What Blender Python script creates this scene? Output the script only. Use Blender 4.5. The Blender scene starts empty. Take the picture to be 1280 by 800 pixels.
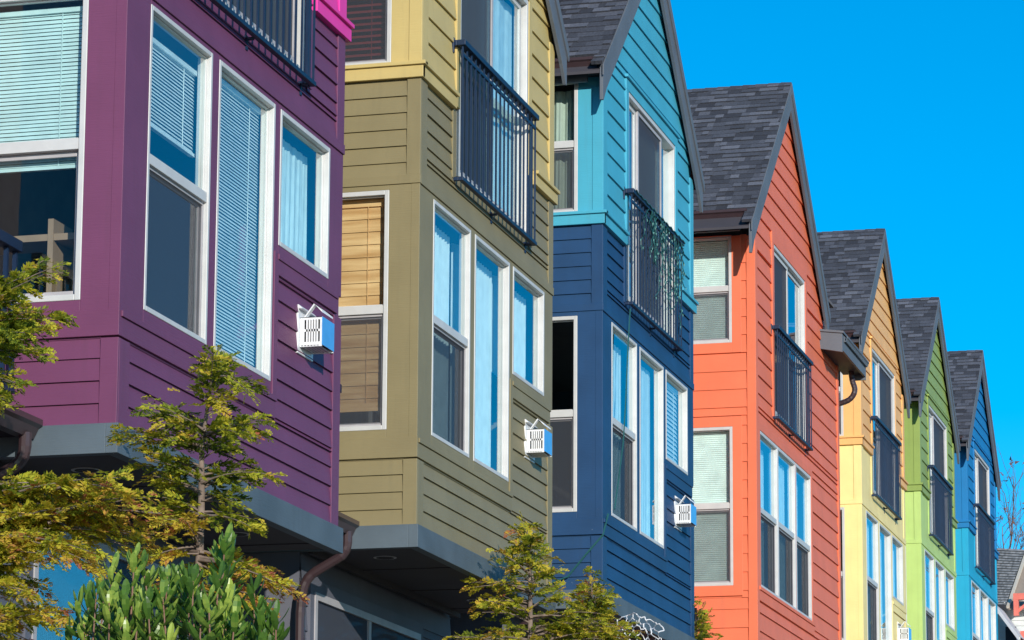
import bpy, bmesh, math, random
import numpy as np
from mathutils import Vector, Matrix
random.seed(7)
RNG = np.random.default_rng(11)
scn = bpy.context.scene
COL = scn.collection
rad = math.radians

# ------------------------------------------------------------------ camera
cam_d = bpy.data.cameras.new("camera"); cam = bpy.data.objects.new("camera", cam_d)
COL.objects.link(cam); scn.camera = cam
YAW, PIT, ROL = rad(15.774), rad(10.035), rad(.402)
fw = Vector((-math.sin(YAW)*math.cos(PIT), math.cos(YAW)*math.cos(PIT), math.sin(PIT)))
rt = Vector((math.cos(YAW), math.sin(YAW), 0)); up = rt.cross(fw)
r2 = rt*math.cos(ROL)+up*math.sin(ROL); u2 = -rt*math.sin(ROL)+up*math.cos(ROL)
cam.matrix_world = Matrix(((r2.x, u2.x, -fw.x, 0), (r2.y, u2.y, -fw.y, 0), (r2.z, u2.z, -fw.z, 0), (0, 0, 0, 1)))
cam_d.sensor_width = 36; cam_d.lens = 4115.75/1280*36
cam_d.shift_x = (640-612.885)/1280; cam_d.shift_y = (565.28-400)/1280
cam_d.clip_start = .5; cam_d.clip_end = 3000

# ------------------------------------------------------------------ light and sky
SUN = Vector((.60, -1.0, .33)).normalized()
EL = math.asin(SUN.z); AZ = math.atan2(SUN.x, SUN.y)
w = bpy.data.worlds.new("World"); scn.world = w; w.use_nodes = True
nt = w.node_tree; nt.nodes.clear()
sky = nt.nodes.new('ShaderNodeTexSky'); sky.sky_type = 'NISHITA'; sky.sun_disc = False
sky.sun_elevation = EL; sky.sun_rotation = AZ; sky.altitude = 600; sky.air_density = 1.0
sky.dust_density = 0.1; sky.ozone_density = 6.0
hs = nt.nodes.new('ShaderNodeHueSaturation'); hs.inputs['Saturation'].default_value = 1.27; hs.inputs['Value'].default_value = 1.0
hs.inputs['Hue'].default_value = .487
bg = nt.nodes.new('ShaderNodeBackground'); bg.inputs['Strength'].default_value = .15
wo = nt.nodes.new('ShaderNodeOutputWorld')
nt.links.new(sky.outputs[0], hs.inputs['Color']); nt.links.new(hs.outputs[0], bg.inputs[0]); nt.links.new(bg.outputs[0], wo.inputs[0])
sd = bpy.data.lights.new("sun", 'SUN'); sd.energy = 3.7; sd.angle = rad(.5); sd.color = (1.0, .94, .84)
so = bpy.data.objects.new("sun", sd); COL.objects.link(so)
so.rotation_euler = (-SUN).to_track_quat('-Z', 'Y').to_euler(); so.location = SUN*60
vs = scn.view_settings; vs.view_transform = 'Standard'; vs.look = 'None'; vs.gamma = 1; vs.exposure = 0.22; vs.use_curve_mapping = False
scn.render.engine = 'CYCLES'
scn.render.resolution_x = 1024; scn.render.resolution_y = 640
scn.cycles.max_bounces = 8; scn.cycles.transparent_max_bounces = 24

# ------------------------------------------------------------------ materials
MATS = {}
def nodes(name):
    m = bpy.data.materials.new(name); m.use_nodes = True
    n = m.node_tree; b = n.nodes['Principled BSDF']; return m, n, b
def noise_col(n, sock, col, amt=.12, scale=3.0, stretch=(1, 1, 1), detail=6, hue=None):
    tc = n.nodes.new('ShaderNodeTexCoord'); mp = n.nodes.new('ShaderNodeMapping'); mp.inputs['Scale'].default_value = stretch
    tx = n.nodes.new('ShaderNodeTexNoise'); tx.inputs['Scale'].default_value = scale; tx.inputs['Detail'].default_value = detail
    rp = n.nodes.new('ShaderNodeValToRGB'); c = col
    a = [max(0, v*(1-amt)) for v in c]; d = [min(1, v*(1+amt)) for v in c]
    if hue: d = hue
    rp.color_ramp.elements[0].color = (*a, 1); rp.color_ramp.elements[0].position = .32
    rp.color_ramp.elements[1].color = (*d, 1); rp.color_ramp.elements[1].position = .68
    n.links.new(tc.outputs['Object'], mp.inputs[0]); n.links.new(mp.outputs[0], tx.inputs['Vector'])
    n.links.new(tx.outputs['Fac'], rp.inputs[0]); n.links.new(rp.outputs[0], sock)
    return mp, tx, rp
def bump(n, b, mp, scale=60, strength=.15, dist=.004):
    t2 = n.nodes.new('ShaderNodeTexNoise'); t2.inputs['Scale'].default_value = scale; t2.inputs['Detail'].default_value = 5
    n.links.new(mp.outputs[0], t2.inputs['Vector'])
    bm_ = n.nodes.new('ShaderNodeBump'); bm_.inputs['Strength'].default_value = strength; bm_.inputs['Distance'].default_value = dist
    n.links.new(t2.outputs['Fac'], bm_.inputs['Height']); n.links.new(bm_.outputs[0], b.inputs['Normal'])
def paint(name, col, rough=.55, amt=.1, scale=2.2, stretch=(1, 1, 1.0), bs=.25, spec=.35, specks=False):
    if name in MATS: return MATS[name]
    m, n, b = nodes(name)
    mp, tx, rp = noise_col(n, b.inputs['Base Color'], col, amt, scale, stretch)
    b.inputs['Roughness'].default_value = rough; b.inputs['Specular IOR Level'].default_value = spec
    # wood grain: bump stretched along the boards
    tc = n.nodes.new('ShaderNodeTexCoord'); m2 = n.nodes.new('ShaderNodeMapping'); m2.inputs['Scale'].default_value = (1, 1, 12)
    n.links.new(tc.outputs['Object'], m2.inputs[0])
    bump(n, b, m2, 9, bs, .006)
    tc0 = n.nodes.new('ShaderNodeTexCoord'); ms = n.nodes.new('ShaderNodeMapping'); ms.inputs['Scale'].default_value = (9, 9, .7)
    ts_ = n.nodes.new('ShaderNodeTexNoise'); ts_.inputs['Scale'].default_value = 1.6; ts_.inputs['Detail'].default_value = 7
    n.links.new(tc0.outputs['Object'], ms.inputs[0]); n.links.new(ms.outputs[0], ts_.inputs['Vector'])
    rs = n.nodes.new('ShaderNodeValToRGB'); rs.color_ramp.elements[0].position = .55; rs.color_ramp.elements[1].position = .8
    rs.color_ramp.elements[0].color = (0, 0, 0, 1); rs.color_ramp.elements[1].color = (.30, .30, .30, 1); n.links.new(ts_.outputs['Fac'], rs.inputs[0])
    mg = n.nodes.new('ShaderNodeMixRGB'); g_ = sum(col)/3; mg.inputs[2].default_value = (col[0]*.55+g_*.15, col[1]*.55+g_*.15, col[2]*.55+g_*.13, 1)
    n.links.new(rs.outputs[0], mg.inputs[0]); n.links.new(rp.outputs[0], mg.inputs[1]); n.links.new(mg.outputs[0], b.inputs['Base Color']); rp = mg
    if specks:   # small pale chips where paint has worn
        v = n.nodes.new('ShaderNodeTexNoise'); v.inputs['Scale'].default_value = 21; v.inputs['Detail'].default_value = 3
        n.links.new(tc.outputs['Object'], v.inputs['Vector'])
        r3 = n.nodes.new('ShaderNodeValToRGB'); r3.color_ramp.elements[0].position = .765; r3.color_ramp.elements[1].position = .785
        n.links.new(v.outputs['Fac'], r3.inputs[0])
        mx = n.nodes.new('ShaderNodeMixRGB'); mx.inputs[2].default_value = (min(1, col[0]*1.3+.2), min(1, col[1]*1.3+.2), min(1, col[2]*1.2+.18), 1)
        n.links.new(r3.outputs[0], mx.inputs[0]); n.links.new(rp.outputs[0], mx.inputs[1]); n.links.new(mx.outputs[0], b.inputs['Base Color'])
    MATS[name] = m; return m
def simple(name, col, rough=.5, metal=0, spec=.5, amt=.08, scale=8, coat=0):
    if name in MATS: return MATS[name]
    m, n, b = nodes(name)
    noise_col(n, b.inputs['Base Color'], col, amt, scale)
    b.inputs['Roughness'].default_value = rough; b.inputs['Metallic'].default_value = metal; b.inputs['Specular IOR Level'].default_value = spec
    b.inputs['Coat Weight'].default_value = coat
    MATS[name] = m; return m
def glass_mat(name, tint=(.86, .97, .97), base=.16, gain=1.0):
    if name in MATS: return MATS[name]
    m = bpy.data.materials.new(name); m.use_nodes = True; n = m.node_tree; n.nodes.clear()
    o = n.nodes.new('ShaderNodeOutputMaterial'); mx = n.nodes.new('ShaderNodeMixShader')
    tr = n.nodes.new('ShaderNodeBsdfTransparent'); tr.inputs[0].default_value = (*tint, 1)
    gl = n.nodes.new('ShaderNodeBsdfGlossy'); gl.inputs['Roughness'].default_value = .01; gl.inputs[0].default_value = (.95, .97, 1, 1)
    lw = n.nodes.new('ShaderNodeLayerWeight'); lw.inputs[0].default_value = .5; fr = n.nodes.new('ShaderNodeMath'); fr.operation = 'POWER'; fr.inputs[1].default_value = 5.0; n.links.new(lw.outputs['Facing'], fr.inputs[0])
    ma = n.nodes.new('ShaderNodeMath'); ma.operation = 'MULTIPLY_ADD'; ma.inputs[1].default_value = gain; ma.inputs[2].default_value = base; ma.use_clamp = True
    tc = n.nodes.new('ShaderNodeTexCoord'); tx = n.nodes.new('ShaderNodeTexNoise'); tx.inputs['Scale'].default_value = 1.3
    bp = n.nodes.new('ShaderNodeBump'); bp.inputs['Strength'].default_value = .06; bp.inputs['Distance'].default_value = .02
    n.links.new(tc.outputs['Object'], tx.inputs['Vector']); n.links.new(tx.outputs['Fac'], bp.inputs['Height']); n.links.new(bp.outputs[0], gl.inputs['Normal'])
    n.links.new(fr.outputs[0], ma.inputs[0]); n.links.new(ma.outputs[0], mx.inputs[0]); n.links.new(tr.outputs[0], mx.inputs[1]); n.links.new(gl.outputs[0], mx.inputs[2])
    n.links.new(mx.outputs[0], o.inputs[0]); MATS[name] = m; return m
def screen_mat(name, col=(.05, .055, .07), alpha=.62):
    if name in MATS: return MATS[name]
    m = bpy.data.materials.new(name); m.use_nodes = True; n = m.node_tree; n.nodes.clear()
    o = n.nodes.new('ShaderNodeOutputMaterial'); mx = n.nodes.new('ShaderNodeMixShader'); mx.inputs[0].default_value = alpha
    tr = n.nodes.new('ShaderNodeBsdfTransparent'); df = n.nodes.new('ShaderNodeBsdfDiffuse'); df.inputs[0].default_value = (*col, 1)
    n.links.new(tr.outputs[0], mx.inputs[1]); n.links.new(df.outputs[0], mx.inputs[2]); n.links.new(mx.outputs[0], o.inputs[0])
    MATS[name] = m; return m
def banded(name, c1, c2, scale=7, axis='Z', rough=.7, wood=False):
    if name in MATS: return MATS[name]
    m, n, b = nodes(name)
    st = (1.2, 1.2, scale) if axis == 'Z' else (scale, scale, 1)
    mp, tx, rp = noise_col(n, b.inputs['Base Color'], c1, .1, 1.6, st, 3, hue=c2)
    b.inputs['Roughness'].default_value = rough; MATS[name] = m; return m
def leafy(name, cols, rough=.6, trans=.25, spec=.3):
    """foliage: colour picked along a ramp from the per-face 'tone' attribute"""
    m, n, b = nodes(name)
    at = n.nodes.new('ShaderNodeAttribute'); at.attribute_name = 'tone'
    rp = n.nodes.new('ShaderNodeValToRGB'); els = rp.color_ramp.elements
    for i, (p, c) in enumerate(cols):
        e = els[i] if i < 2 else els.new(p); e.position = p; e.color = (*c, 1)
    n.links.new(at.outputs['Fac'], rp.inputs[0]); n.links.new(rp.outputs[0], b.inputs['Base Color'])
    b.inputs['Roughness'].default_value = rough; b.inputs['Specular IOR Level'].default_value = spec
    tl = n.nodes.new('ShaderNodeBsdfTranslucent'); n.links.new(rp.outputs[0], tl.inputs[0])
    mx = n.nodes.new('ShaderNodeMixShader'); mx.inputs[0].default_value = trans
    o = n.nodes['Material Output']; n.links.new(b.outputs[0], mx.inputs[1]); n.links.new(tl.outputs[0], mx.inputs[2]); n.links.new(mx.outputs[0], o.inputs[0])
    MATS[name] = m; return m
def shingle_mat(name, c0, c1, c2):
    m, n, b = nodes(name)
    at = n.nodes.new('ShaderNodeAttribute'); at.attribute_name = 'tone'
    rp = n.nodes.new('ShaderNodeValToRGB'); els = rp.color_ramp.elements
    els[0].position = 0; els[0].color = (*c0, 1); els[1].position = 1; els[1].color = (*c2, 1); e = els.new(.5); e.color = (*c1, 1)
    tc = n.nodes.new('ShaderNodeTexCoord'); tx = n.nodes.new('ShaderNodeTexNoise'); tx.inputs['Scale'].default_value = 55; tx.inputs['Detail'].default_value = 4
    mx = n.nodes.new('ShaderNodeMixRGB'); mx.blend_type = 'OVERLAY'; mx.inputs[0].default_value = .55
    n.links.new(tc.outputs['Object'], tx.inputs['Vector']); n.links.new(at.outputs['Fac'], rp.inputs[0])
    n.links.new(rp.outputs[0], mx.inputs[1]); n.links.new(tx.outputs['Fac'], mx.inputs[2]); n.links.new(mx.outputs[0], b.inputs['Base Color'])
    bp = n.nodes.new('ShaderNodeBump'); bp.inputs['Strength'].default_value = .5; bp.inputs['Distance'].default_value = .006
    n.links.new(tx.outputs['Fac'], bp.inputs['Height']); n.links.new(bp.outputs[0], b.inputs['Normal'])
    b.inputs['Roughness'].default_value = .9; b.inputs['Specular IOR Level'].default_value = .25
    MATS[name] = m; return m

WHITE = simple('white_vinyl', (.57, .565, .55), .45, amt=.05)
SASHG = simple('grey_sash', (.42, .40, .41), .45)
GREY = paint('grey_trim', (.125, .14, .165), .6, .12)
GREYF = paint('blue_grey_fascia', (.095, .125, .150), .6, .16)
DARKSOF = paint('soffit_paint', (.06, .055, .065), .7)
BROWN = simple('brown_gutter', (.050, .030, .034), .35, .0, .5, coat=.2)
RAILM = simple('navy_metal', (.006, .022, .060), .5, .0, .35)
GREYWALL = paint('grey_wall', (.115, .12, .15), .6)
VENTW = simple('vent_white', (.76, .76, .76), .4)
VENTB = simple('vent_blue', (.10, .34, .72), .25, coat=.4)  # blue colour for the street side of the vent box
SLOT = simple('dark_slot', (.02, .02, .025), .8)
GLASS = glass_mat('window_glass')
GLASS_S = glass_mat('side_glass', (.90, .98, .975), .035, 1.0)
SCREEN = screen_mat('insect_or_darkening_screen')
SCREEN2 = screen_mat('insect_screen_light', (.09, .10, .12), .42)
SCREEN3 = screen_mat('door_screen', (.07, .08, .105), .8)
BLIND = simple('blind_slat', (.80, .88, .87), .5)
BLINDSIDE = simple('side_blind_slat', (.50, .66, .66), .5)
BLINDS2 = simple('shade_fabric', (.72, .80, .76), .8)
BLINDR = simple('red_blind', (.30, .04, .04), .4)
VBLIND = simple('vertical_blind', (.74, .88, .90), .6)
SHEER = simple('sheer_curtain', (.66, .84, .86), .8)
WOODB = banded('wood_shade', (.60, .30, .11), (.82, .50, .24), 12)
CURT = simple('green_grey_curtain', (.42, .47, .40), .85)
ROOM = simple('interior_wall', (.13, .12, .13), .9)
FLOORM = simple('interior_floor', (.20, .16, .13), .8)
SHELFM = simple('shelf_wood', (.27, .18, .12), .6)
BARK = paint('bark', (.20, .15, .12), .9, .35, 14, bs=.6)
SHING = shingle_mat('roof_shingles', (.038, .040, .050), (.080, .085, .105), (.145, .150, .178))
SHING2 = shingle_mat('old_roof_shingles', (.15, .15, .15), (.24, .24, .24), (.34, .33, .32))

# ------------------------------------------------------------------ mesh helpers
class MB:
    def __init__(s): s.v = []; s.f = []; s.t = []
    def quad(s, a, b, c, d, tone=None):
        i = len(s.v); s.v += [tuple(a), tuple(b), tuple(c), tuple(d)]; s.f.append((i, i+1, i+2, i+3)); s.t.append(tone or 0.)
    def tri(s, a, b, c, tone=None):
        i = len(s.v); s.v += [tuple(a), tuple(b), tuple(c)]; s.f.append((i, i+1, i+2)); s.t.append(tone or 0.)
    def box(s, x0, x1, y0, y1, z0, z1):
        if x0 > x1: x0, x1 = x1, x0
        if y0 > y1: y0, y1 = y1, y0
        i = len(s.v)
        s.v += [(x0, y0, z0), (x1, y0, z0), (x1, y1, z0), (x0, y1, z0), (x0, y0, z1), (x1, y0, z1), (x1, y1, z1), (x0, y1, z1)]
        for f in ((0, 3, 2, 1), (4, 5, 6, 7), (0, 1, 5, 4), (1, 2, 6, 5), (2, 3, 7, 6), (3, 0, 4, 7)):
            s.f.append(tuple(i+k for k in f)); s.t.append(0.)
    def prism(s, poly, axis, a0, a1):
        """poly: list of 2-D points; axis 'x': (y,z) points; 'y': (x,z); 'z': (x,y)"""
        n = len(poly); i = len(s.v)
        def P(p, a): return {'x': (a, p[0], p[1]), 'y': (p[0], a, p[1]), 'z': (p[0], p[1], a)}[axis]
        s.v += [P(p, a0) for p in poly]+[P(p, a1) for p in poly]
        s.f.append(tuple(range(i, i+n))); s.f.append(tuple(range(i+2*n-1, i+n-1, -1))); s.t += [0., 0.]
        for k in range(n):
            k2 = (k+1) % n; s.f.append((i+k2, i+k, i+n+k, i+n+k2)); s.t.append(0.)
    def tube(s, pts, rads, n=8, cap=True):
        pts = [Vector(p) for p in pts]; i0 = len(s.v)
        if not hasattr(rads, '__len__'): rads = [rads]*len(pts)
        u = None
        for k, p in enumerate(pts):
            d = (pts[min(k+1, len(pts)-1)]-pts[max(k-1, 0)])
            d = d.normalized() if d.length > 1e-9 else Vector((0, 0, 1))
            if u is None: u = d.orthogonal().normalized()
            else:
                u = u-d*u.dot(d); u = u.normalized() if u.length > 1e-6 else d.orthogonal().normalized()
            v_ = d.cross(u)
            for a in range(n):
                an = 2*math.pi*a/n; q = p+(u*math.cos(an)+v_*math.sin(an))*rads[k]; s.v.append(tuple(q))
        for k in range(len(pts)-1):
            for a in range(n):
                b = (a+1) % n; s.f.append((i0+k*n+a, i0+k*n+b, i0+(k+1)*n+b, i0+(k+1)*n+a)); s.t.append(0.)
        if cap:
            s.f.append(tuple(i0+a for a in range(n-1, -1, -1))); s.f.append(tuple(i0+(len(pts)-1)*n+a for a in range(n))); s.t += [0., 0.]
    def obj(s, name, mat, parent=None, smooth=False, bevel=0, fix=True):
        me = bpy.data.meshes.new(name); me.from_pydata(s.v, [], s.f); me.materials.append(mat)
        if any(s.t):
            at = me.attributes.new('tone', 'FLOAT', 'FACE'); at.data.foreach_set('value', s.t)
        if fix and not any(s.t):
            bm = bmesh.new(); bm.from_mesh(me); bmesh.ops.recalc_face_normals(bm, faces=bm.faces); bm.to_mesh(me); bm.free()
        if smooth: me.polygons.foreach_set('use_smooth', [True]*len(me.polygons))
        o = bpy.data.objects.new(name, me); COL.objects.link(o)
        if parent: o.parent = parent
        if bevel:
            bv = o.modifiers.new('bevel', 'BEVEL'); bv.width = bevel; bv.segments = 2; bv.limit_method = 'ANGLE'
        return o
def npmesh(name, V, F, mat, parent=None, tone=None, smooth=False):
    """fast mesh from numpy arrays, faces all of one size"""
    me = bpy.data.meshes.new(name); k = F.shape[1]
    me.vertices.add(len(V)); me.vertices.foreach_set('co', V.astype(np.float32).ravel())
    me.loops.add(F.size); me.loops.foreach_set('vertex_index', F.astype(np.int32).ravel())
    me.polygons.add(len(F)); me.polygons.foreach_set('loop_start', np.arange(0, F.size, k, dtype=np.int32))
    me.update(calc_edges=True); me.materials.append(mat)
    if tone is not None:
        at = me.attributes.new('tone', 'FLOAT', 'FACE'); at.data.foreach_set('value', tone.astype(np.float32))
    if smooth: me.polygons.foreach_set('use_smooth', np.ones(len(F), bool))
    o = bpy.data.objects.new(name, me); COL.objects.link(o)
    if parent: o.parent = parent
    return o
def empty(name, loc, label, cat, group=None):
    o = bpy.data.objects.new(name, None); COL.objects.link(o); o.location = loc; o.empty_display_size = .3
    o['label'] = label; o['category'] = cat
    if group: o['group'] = group
    return o
def tag(o, label, cat, group=None):
    o['label'] = label; o['category'] = cat
    if group: o['group'] = group
    return o

# plane mapping: 'F' faces the street (+x), a runs along y; 'S' faces down the street (-y), a runs along x
def PM(pl, o, a, z): return (o, a, z) if pl == 'F' else (a, -o, z)
def pbox(mb, pl, o0, o1, a0, a1, z0, z1):
    if pl == 'F': mb.box(o0, o1, a0, a1, z0, z1)
    else: mb.box(a0, a1, -o1, -o0, z0, z1)

def siding(mb, pl, a0, a1, z0, z1, reveal, phase=0., lo=None, hi=None, proud=.021, holes=(), flat=False, fo=0.):
    """lapped boards over a rectangle with rectangular holes; lo/hi(z) clip to a gable"""
    zs = sorted({z0, z1} | {h[2] for h in holes if z0 < h[2] < z1} | {h[3] for h in holes if z0 < h[3] < z1})
    for zb, zt in zip(zs[:-1], zs[1:]):
        cuts = sorted([(h[0], h[1]) for h in holes if h[2] < zt-1e-6 and h[3] > zb+1e-6])
        iv = []; cur = a0
        for c0, c1 in cuts:
            if c0 > cur+1e-6: iv.append((cur, c0))
            cur = max(cur, c1)
        if cur < a1-1e-6: iv.append((cur, a1))
        k = math.floor((zb-phase)/reveal+1e-6); rows = []
        if flat: rows = [(zb, zt)]
        else:
            while phase+k*reveal < zt-1e-6:
                rows.append((max(zb, phase+k*reveal), min(zt, phase+(k+1)*reveal))); k += 1
        for r0, r1 in rows:
            if r1-r0 < 1e-4: continue
            for i0, i1 in iv:
                def A(z):
                    l, h_ = i0, i1
                    if lo: l = max(l, lo(z))
                    if hi: h_ = min(h_, hi(z))
                    return l, max(h_, l)
                l0, h0 = A(r0); l1, h1 = A(r1)
                if h0-l0 < 1e-3 and h1-l1 < 1e-3: continue
                if flat: prof = [(fo, r0), (fo, r1)]
                else:
                    j = random.uniform(-.0012, .0012)
                    prof = [(.011, r0), (proud+j, r0), (.006+j, r1), (.006, r1+.012), (.0105, r1+.012), (.011, r1)]
                for (oa, za), (ob, zb_) in zip(prof[:-1], prof[1:]):
                    la, ha = (l0, h0) if za <= r0+1e-6 else (l1, h1)
                    lb, hb = (l0, h0) if zb_ <= r0+1e-6 else (l1, h1)
                    mb.quad(PM(pl, oa, la, za), PM(pl, oa, ha, za), PM(pl, ob, hb, zb_), PM(pl, ob, lb, zb_))

def slats(mb, pl, o, a0, a1, z0, z1, step=.022, wd=.024, tilt=62):
    z = z1; c, s_ = math.cos(rad(tilt)), math.sin(rad(tilt))
    while z > z0:
        j = random.uniform(-.0015, .0015)
        mb.quad(PM(pl, o+wd*c/2, a0, z-wd*s_/2+j), PM(pl, o+wd*c/2, a1, z-wd*s_/2+j), PM(pl, o-wd*c/2, a1, z+wd*s_/2+j), PM(pl, o-wd*c/2, a0, z+wd*s_/2+j)); z -= step
    for a in (a0+.2*(a1-a0), a0+.8*(a1-a0)):   # ladder cords
        mb.box(*((o+.006, o+.010, a, a+.005) if pl == 'F' else (a, a+.005, -o-.010, -o-.006)), z0, z1)
    pbox(mb, pl, o-.015, o+.015, a0, a1, z0-.02, z0)
    pbox(mb, pl, o-.02, o+.02, a0, a1, z1, z1+.03)
def vslats(mb, pl, o, a0, a1, z0, z1, step=.075, wd=.085, ang=35):
    a = a0; c, s_ = math.cos(rad(ang)), math.sin(rad(ang))
    while a < a1:
        g = ang+random.uniform(-6, 6); c, s_ = math.cos(rad(g)), math.sin(rad(g))
        mb.quad(PM(pl, o-wd*s_/2, a-wd*c/2, z0), PM(pl, o+wd*s_/2, a+wd*c/2, z0), PM(pl, o+wd*s_/2, a+wd*c/2, z1), PM(pl, o-wd*s_/2, a-wd*c/2, z1)); a += step
def drape(mb, pl, o, a0, a1, z0, z1, n=60, amp=.03, waves=9, seed=0):
    R_ = random.Random(seed); ph = [R_.uniform(0, 6.28) for _ in range(3)]
    def O(t, v): return o+amp*(math.sin(t*waves*6.28+ph[0])+.5*math.sin(t*waves*2.3*6.28+ph[1]+v*1.5))*(.6+.4*v)
    rows = 6
    for r in range(rows):
        v0, v1 = r/rows, (r+1)/rows
        for k in range(n):
            t0, t1 = k/n, (k+1)/n
            aa = lambda t: a0+(a1-a0)*t
            zz = lambda v: z1+(z0-z1)*v
            mb.quad(PM(pl, O(t0, v1), aa(t0), zz(v1)), PM(pl, O(t1, v1), aa(t1), zz(v1)), PM(pl, O(t1, v0), aa(t1), zz(v0)), PM(pl, O(t0, v0), aa(t0), zz(v0)))

def wq(mb, pl, o, a0, a1, z0, z1):
    mb.quad(PM(pl, o, a0, z0), PM(pl, o, a1, z0), PM(pl, o, a1, z1), PM(pl, o, a0, z1))
def frame_bars(mb, pl, o0, o1, a0, a1, z0, z1, w):
    pbox(mb, pl, o0, o1, a0, a0+w, z0, z1); pbox(mb, pl, o0, o1, a1-w, a1, z0, z1)
    pbox(mb, pl, o0, o1, a0+w, a1-w, z1-w, z1); pbox(mb, pl, o0, o1, a0+w, a1-w, z0, z0+w)

def cover_mesh(parent, pl, kind, a0, a1, z0, z1, seed=0):
    """what hangs inside a window; a0..a1, z0..z1 is the clear opening"""
    o = {'mini': -.085, 'mini_top': -.09, 'mini_side': -.10, 'mini_wide': -.09, 'sheer': -.11, 'wood': -.10, 'pleat': -.09}.get(kind, -.14)
    if not kind: return
    mb = MB(); nm = 'blind'; mat = BLIND
    if kind == 'mini': slats(mb, pl, o, a0, a1, z0, z1-.04)
    elif kind == 'mini_top': slats(mb, pl, o, a0, a1, z1-.62, z1-.12)
    elif kind == 'mini_side': slats(mb, pl, o, a0, a1, z0+.80, z1-.06, .024, .025, 68); mat = BLINDSIDE
    elif kind == 'mini_wide': slats(mb, pl, o, a0, a1, z0, z1-.04, .045, .048, 70)
    elif kind == 'red': slats(mb, pl, o, a0, a1, z0, z1-.04, .05, .04, 45); mat = BLINDR
    elif kind == 'vertical': vslats(mb, pl, o-.02, a0, a1, z0, z1-.03); mat = VBLIND
    elif kind == 'sheer': drape(mb, pl, o, a0, a1, z0, z1-.03, 50, .008, 6, seed); nm = 'curtain'; mat = SHEER
    elif kind == 'half_sheer': drape(mb, pl, o, a0+.35*(a1-a0), a1, z0, z1-.03, 40, .008, 5, seed); nm = 'curtain'; mat = SHEER
    elif kind == 'curtain': drape(mb, pl, o-.03, a0, a1-.04*(a1-a0), z0, z1-.03, 90, .022, 7, seed); nm = 'curtain'; mat = CURT
    elif kind == 'wood':
        z = z1-.05; n = 0
        while z > z0+.16:
            mb.quad(PM(pl, o+.010, a0, z-.105), PM(pl, o+.010, a1, z-.105), PM(pl, o, a1, z), PM(pl, o, a0, z)); z -= .10
        pbox(mb, pl, o-.01, o+.02, a0, a1, z1-.06, z1); mat = WOODB
        pbox(mb, pl, o+.014, o+.018, a1-.16, a1-.155, z0+.2, z1)
    elif kind == 'pleat':
        z = z1
        while z > z0:
            mb.quad(PM(pl, o+.010, a0, z-.012), PM(pl, o+.010, a1, z-.012), PM(pl, o, a1, z), PM(pl, o, a0, z))
            mb.quad(PM(pl, o, a0, z-.024), PM(pl, o, a1, z-.024), PM(pl, o+.010, a1, z-.012), PM(pl, o+.010, a0, z-.012)); z -= .024
        mat = BLINDS2
    mb.obj(nm, mat, parent, fix=False)

def window(house, pl, a0, a1, z0, z1, sash=None, cover=None, screen=True, fw_=.045, rec=.075, seed=0, side=False, scr=None, cover2=None, room=True):
    """returns the window part; outer frame box is a0..a1, z0..z1"""
    mb = MB(); frame_bars(mb, pl, -.07, .022, a0, a1, z0, z1, fw_)
    W_ = mb.obj('window', WHITE, house, bevel=.004)
    i0, i1, j0, j1 = a0+fw_, a1-fw_, z0+fw_, z1-fw_
    G = GLASS_S if side else GLASS
    if sash:
        s_ = MB(); sw = .032                     # fixed upper sash with its meeting rail
        pbox(s_, pl, -.050, .012, i0, i1, sash-.035, sash+.030)
        frame_bars(s_, pl, -.030, -.008, i0, i1, sash+.030, j1, .010)
        s_.obj('sash', WHITE, W_, bevel=.003)
        g = MB(); wq(g, pl, -.015, i0+.008, i1-.008, sash+.036, j1-.008); g.obj('pane', G, W_, fix=False)
        l = MB(); frame_bars(l, pl, -.050, -.030, i0, i1, j0, sash-.035, sw); pbox(l, pl, -.030, -.022, i1-.24*(i1-i0)-.03, i1-.24*(i1-i0), j0+.010, j0+.026)
        l.obj('sash', SASHG, W_, bevel=.003)
        g = MB(); wq(g, pl, -.038, i0+sw-.004, i1-sw+.004, j0+sw-.004, sash-.031-sw); g.obj('pane', G, W_, fix=False)
        if screen:
            c = MB(); frame_bars(c, pl, -.020, -.008, i0, i1, j0, sash-.035, .018)
            c.obj('screen_frame', SASHG, W_)
            q = MB(); q.quad(PM(pl, -.014, i0+.016, j0+.016), PM(pl, -.014, i1-.016, j0+.016), PM(pl, -.014, i1-.016, sash-.05), PM(pl, -.014, i0+.016, sash-.05))
            q.obj('insect_or_darkening_screen', scr or (SCREEN2 if side else SCREEN), W_, fix=False)
    else:
        s_ = MB(); frame_bars(s_, pl, -.036, -.016, i0, i1, j0, j1, .012); s_.obj('sash', WHITE, W_, bevel=.003)
        g = MB(); wq(g, pl, -.026, i0+.010, i1-.010, j0+.010, j1-.010); g.obj('pane', G, W_, fix=False)
    cover_mesh(W_, pl, cover, i0+.005, i1-.005, j0, j1, seed)
    return W_

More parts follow.
